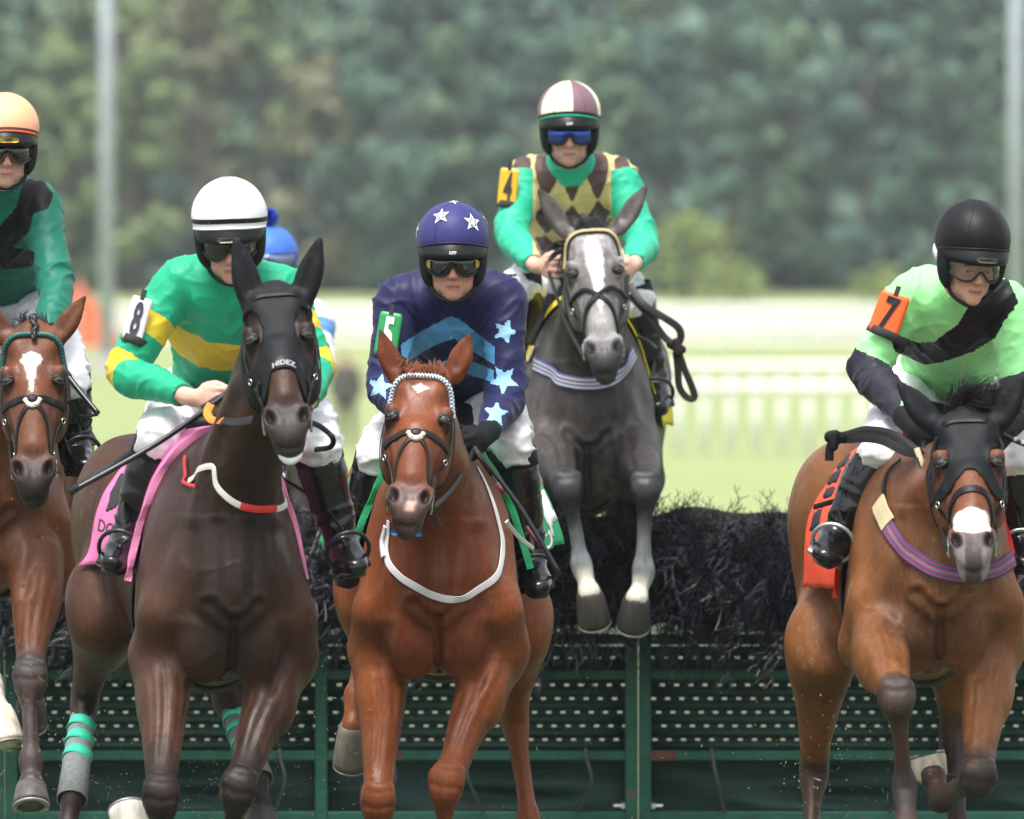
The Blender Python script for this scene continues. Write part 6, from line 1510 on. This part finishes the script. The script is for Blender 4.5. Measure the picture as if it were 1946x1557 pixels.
# ---- bay on the right
h = HS['bay']; r = RR['bay']
hood(h, lambda x: np.minimum(.43 + 2.2 * np.clip(np.abs(x) - .01, 0, .1), .57), [(.086, .315, .026, .062)], text=None)
bridle(h, 'plain', 'cavesson', .60); D_ = '1d1c22'
saddlery(h, 'f0512a', [([(1600, 860), (1622, 850), (1612, 885), (1592, 895)], D_), ([(1580, 905), (1602, 890), (1596, 915), (1574, 925)], D_), ([(1548, 978), (1566, 965), (1560, 1000), (1540, 1012), (1545, 995)], D_), ([(1570, 930), (1590, 925), (1584, 945), (1566, 950)], D_)], ('AL D', (1556, 1036), 22, 12, '3a1a14'), low=118, edge='d8262a', u1=.66, flare=.040)
for i in (0, 1): stirrup(h, r, i, mat('iron_silver', (.6, .6, .6), .3, metal=.9)); rein(h, r, i)
striped(h, 'breast_girth', [(1683, 985), (1700, 1020), (1735, 1058), (1780, 1084), (1830, 1094), (1880, 1086), (1922, 1060)], .046, ['3f3566', '8f3c50', '3a3f78', '8f3c50', '6a7080', '8f3c50', '3a3f78', '8f3c50', '3f3566'])
surf_strap(h, 'girth_end', [(1674, 955), (1682, 978), (1692, 1000)], .056, .006, mat('tan_leather', lin('b7aa86'), .7), lift=.009)
px_strap(h, 'rein_end', [(1752, 862, -.02), (1722, 858, .0), (1680, 838, .05), (1645, 832, .08), (1610, 834, .1), (1590, 834, .1)], .028, .003, LEA); px_strap(h, 'rein_end', [(1752, 866, -.02), (1700, 828, .06), (1650, 818, .1), (1615, 826, .1), (1590, 834, .1), (1578, 850, .1), (1576, 876, .1)], .026, .005, LEA)
f = Field(P(1587, 836, h['D'] + .1) - .07, P(1587, 836, h['D'] + .1) + .07, .006); c = P(1587, 836, h['D'] + .1); f.add(econe(c + V3(-.014, 0, .008), c + V3(.02, 0, .006), .019, .017), .01); f.add(econe(c + V3(0, -.012, .018), c + V3(-.004, -.012, -.02), .013, .014), .006); V, F = f.mesh(1); mk('rein_knot', V, F, LEA, h['bridle'])
px_strap(h, 'girth_strap', [(1548, 964, .5), (1575, 956, .42), (1600, 948, .4)], .016, .005, LEA, h['root']); surf_strap(h, 'breast_girth_strap', [(1684, 955), (1690, 900), (1715, 876)], .014, .005, LEA, lift=.006)
px_strap(h, 'girth_strap', [(1620, 963, .3), (1650, 966, .25), (1676, 966, .2)], .016, .005, LEA, h['root'])
H = h['H']; hair(h, [(H(x, -.05, -.10), (.014, .012, .016), V3(x * 4 + .45, -.15, 1.0), .21, 450, .0011) for x in (-.03, -.01, .01, .03)], 'mane_tuft', 8)
NB = [h['B'](.16, 0, .32), H(0, -.06, -.14)]; hair(h, [(NB[0] * (1 - t) + NB[1] * t + V3(.01, 0, .05), (.012, .02, .012), (.6, .2, .4), .12, 24, .0024) for t in np.linspace(0, .95, 10)], 'mane', 9)
# ---- left bay
h = HS['left']; r = RR['left']; bridle(h, 'teal', 'grackle'); saddlery(h, '2b2b30', low=80)
for i in (0, 1): stirrup(h, r, i); rein(h, r, i)
H = h['H']; hair(h, [(H(x, -.03, -.05), (.012, .01, .012), LD(h, x * 5, -1, .0), .055, 110, .0011) for x in (-.03, -.01, .01, .03)], 'forelock', 10)
mb = MB()
for s in (-1, 0, 1): mb.tube([H(.006 + s * .008 * cos(k * 1.1 + s * 2.1), -.05 + .017 * k, .008 + .004 * sin(k * 1.1 + s * 2.1)) for k in range(10)], [.011 - .0008 * k for k in range(10)], 7)
mb.build('plait', mat('hair_191413', lin('191413'), .45), h['root'], True)
px_strap(h, 'rein_loop', [(128, 760, -.35), (150, 790, -.25), (185, 788, -.2)], .010, .004, LEA)
# ---- hidden
h = HS['hidden']; r = RR['hidden']; bridle(h); saddlery(h, 'd9d9dd', low=90)
for i in (0, 1): stirrup(h, r, i); rein(h, r, i)

# ================================================================== small rider details
def helmet_star(r, a, el_, rad, rot, col='white'):
    R = r['R']; hel = [o for o in r['root'].children if o.name.startswith('helmet')][0]; a = radians(a); e = radians(el_); V = []; F = []
    def pt(x, y):
        aa = a + x / .115 / max(.3, cos(e)); ee = e + y / .112; return R(.1122 * cos(ee) * sin(aa), .1134 * sin(ee), .1336 * cos(ee) * cos(aa))
    for ring in (0, .5, 1):
        for k in range(10):
            q = (rad if k % 2 == 0 else rad * .42) * ring; t = radians(rot + 36 * k); V.append(pt(q * sin(t), q * cos(t)))
    F = [(10 + k, 10 + (k + 1) % 10, 20 + (k + 1) % 10, 20 + k) for k in range(10)] + [(0, 10 + k, 10 + (k + 1) % 10) for k in range(10)]
    mk('star', V, F, mat('print_star', (.78, .80, .86), .5), hel)
for q in ((-26, 42, .030, -14), (38, 30, .032, 12), (-88, 12, .030, 0), (95, 30, .03, 0), (8, 82, .026, 30)): helmet_star(RR['chestnut'], *q)
R = RR['hidden']['R']; rg = np.random.default_rng(2); mb = MB()
for i in range(900):
    d = nrm(rg.normal(size=3)); c = R(0, .142, 0); mb.tube([c, c + d * rg.uniform(.026, .038)], [.0028, .0016], 3, cap=False)
mb.build('pompom', mat('pompom_blue', lin('3a4fc4'), .8), [o for o in RR['hidden']['root'].children if o.name.startswith('helmet')][0])
for s in (-1, 1):
    R = RR['chestnut']['R']; go = [o for o in RR['chestnut']['root'].children if o.name.startswith('goggles')][0]; a = radians(58) * s; c = R(.084 * sin(a), -.072, .0145 + .102 * cos(a) + .006); e = nrm(R(.084 * sin(a), 0, .102 * cos(a)) - R(0, 0, 0)); u = R.y; v = np.cross(e, u)
    mk('vent', [c + .010 * (cos(t) * u * 1.3 + sin(t) * v) + e * .003 for t in np.linspace(0, 2 * pi, 14, endpoint=False)], [tuple(range(14))], mat('vent_gold', lin('b8a24a'), .4, metal=.5), go, False)
RC = RR['chestnut']; c0 = P(853, 638, 34.3); q = ray_px(RC['jv'], 857, 642)
for px, py, cn in ((857, 642, 'sky'), (858, 594, 'navy')):
    q = ray_px(RC['jv'], px, py)
    if q is not None: f = Field(q - .02, q + .02, .003); f.add(ell(q + V3(0, -.001, 0), (.008, .004, .008)), .002); V, F = f.mesh(1); mk('button', V, F, silk(cn), RC['jersey'])
def whip(name_label, pts, rad, parts):
    base = P(*pts[0]); root = empty('whip', base, name_label, 'whip', 'whips held by the jockeys')
    C = [P(*p) for p in pts]; MB().tube(catmull(C, 6), rad, 10).build('shaft', mat('whip_black', (.014, .014, .016), .3), root, True)
    for a, b, k, c in parts:
        A = C[0] + (C[-1] - C[0]) * a; B_ = C[0] + (C[-1] - C[0]) * b; MB().tube([A, B_], rad * k, 10).build('grip' if a < .3 else 'band', mat('whip_' + c, lin(c), .5, bump=.5, bscale=200), root, True)
whip('long black whip in the bare hand of the emerald jockey', [(440, 742, 32.48), (300, 842, 32.34), (132, 936, 32.25)], .0085, [(0, .18, 1.25, '1a1a1c'), (.62, 1.0, 1.35, '15161a')])
whip('black whip with red bands pointing down beside the green number cloth', [(900, 850, 34.02), (985, 960, 33.98), (1064, 1092, 33.95)], .0075, [(0, .22, 1.2, '18181a'), (.28, .36, 1.25, '7a3a5a'), (.62, .80, 1.2, '5a1f2a')])
whip('short whip with pale handle in the black glove of the lime jockey', [(1742, 852, 32.56), (1752, 885, 32.55), (1764, 918, 32.54)], .008, [(0, 1.0, 1.1, 'b8a98a')])
whip('striped whip beside the hooded bay horse', [(1905, 826, 32.5), (1930, 838, 32.5), (1975, 856, 32.5)], .007, [(.3, .38, 1.1, 'e8e8e8'), (.5, .58, 1.1, 'e8e8e8'), (.7, .78, 1.1, 'e8e8e8')])
whip('black whip behind the head of the horse with the thin white stripe', [(118, 700, 35.15), (150, 742, 35.1), (186, 786, 35.05)], .009, [(0, .2, 1.2, '1a1a1c')])
# ================================================================== turf thrown up by the hooves
def clods():
    rg = np.random.default_rng(9); V = []; F = []
    def bit(p, L, wd):
        d = nrm(rg.normal(size=3)); u = nrm(np.cross(d, rg.normal(size=3))); n_ = np.cross(d, u); b = len(V)
        V.extend([p - d * L, p - d * L * .2 + u * wd, p + d * L + n_ * L * .3, p - d * L * .2 - u * wd, p + n_ * wd]); F.extend([(b, b + 1, b + 4), (b + 1, b + 2, b + 4), (b + 2, b + 3, b + 4), (b + 3, b, b + 4)])
    for cx, cy, sx_, sy_, n, D in ((200, 1450, 140, 90, 190, 33.6), (420, 1470, 70, 80, 170, 33.4), (570, 1420, 90, 100, 120, 34.2), (1610, 1470, 90, 80, 150, 33.2), (1720, 1380, 120, 120, 60, 33.0), (880, 1450, 120, 90, 60, 34.8), (70, 1400, 60, 80, 70, 34.6), (1350, 1450, 200, 100, 40, 36), (90, 960, 30, 60, 14, 34.3)):
        for i in range(n):
            p = P(rg.normal(cx, sx_), min(1700, rg.normal(cy, sy_)), D + rg.normal(0, .3)); bit(p, rg.uniform(.0015, .006) if rg.random() < .95 else rg.uniform(.012, .022), rg.uniform(.0010, .0024))
    mk('turf_clippings', V, F, mat('clippings', (.26, .28, .13), .8, color2=(.34, .30, .18), vscale=3), smooth=False, label='straw and grass clippings thrown up around the hooves', cat='grass clippings', kind='stuff')
clods()
# ================================================================== hazy air over the infield
def haze():
    lo = V3(-140, -60, -2.0); hi = V3(140, 560, 26); V = [(x, y, z) for x in (lo[0], hi[0]) for y in (lo[1], hi[1]) for z in (lo[2], hi[2])]
    m = bpy.data.materials.new('haze'); m.use_nodes = True; n = m.node_tree.nodes; n.remove(n['Principled BSDF']); v = n.new('ShaderNodeVolumePrincipled')
    v.inputs['Color'].default_value = (.84, .92, 1.0, 1); v.inputs['Density'].default_value = .00024; v.inputs['Anisotropy'].default_value = .2
    m.node_tree.links.new(v.outputs[0], n['Material Output'].inputs['Volume'])
    mk('haze', V, [(0, 1, 3, 2), (4, 6, 7, 5), (0, 4, 5, 1), (2, 3, 7, 6), (0, 2, 6, 4), (1, 5, 7, 3)], m, smooth=False, kind='stuff', label='thin blue haze hanging over the whole infield', cat='haze')
haze()
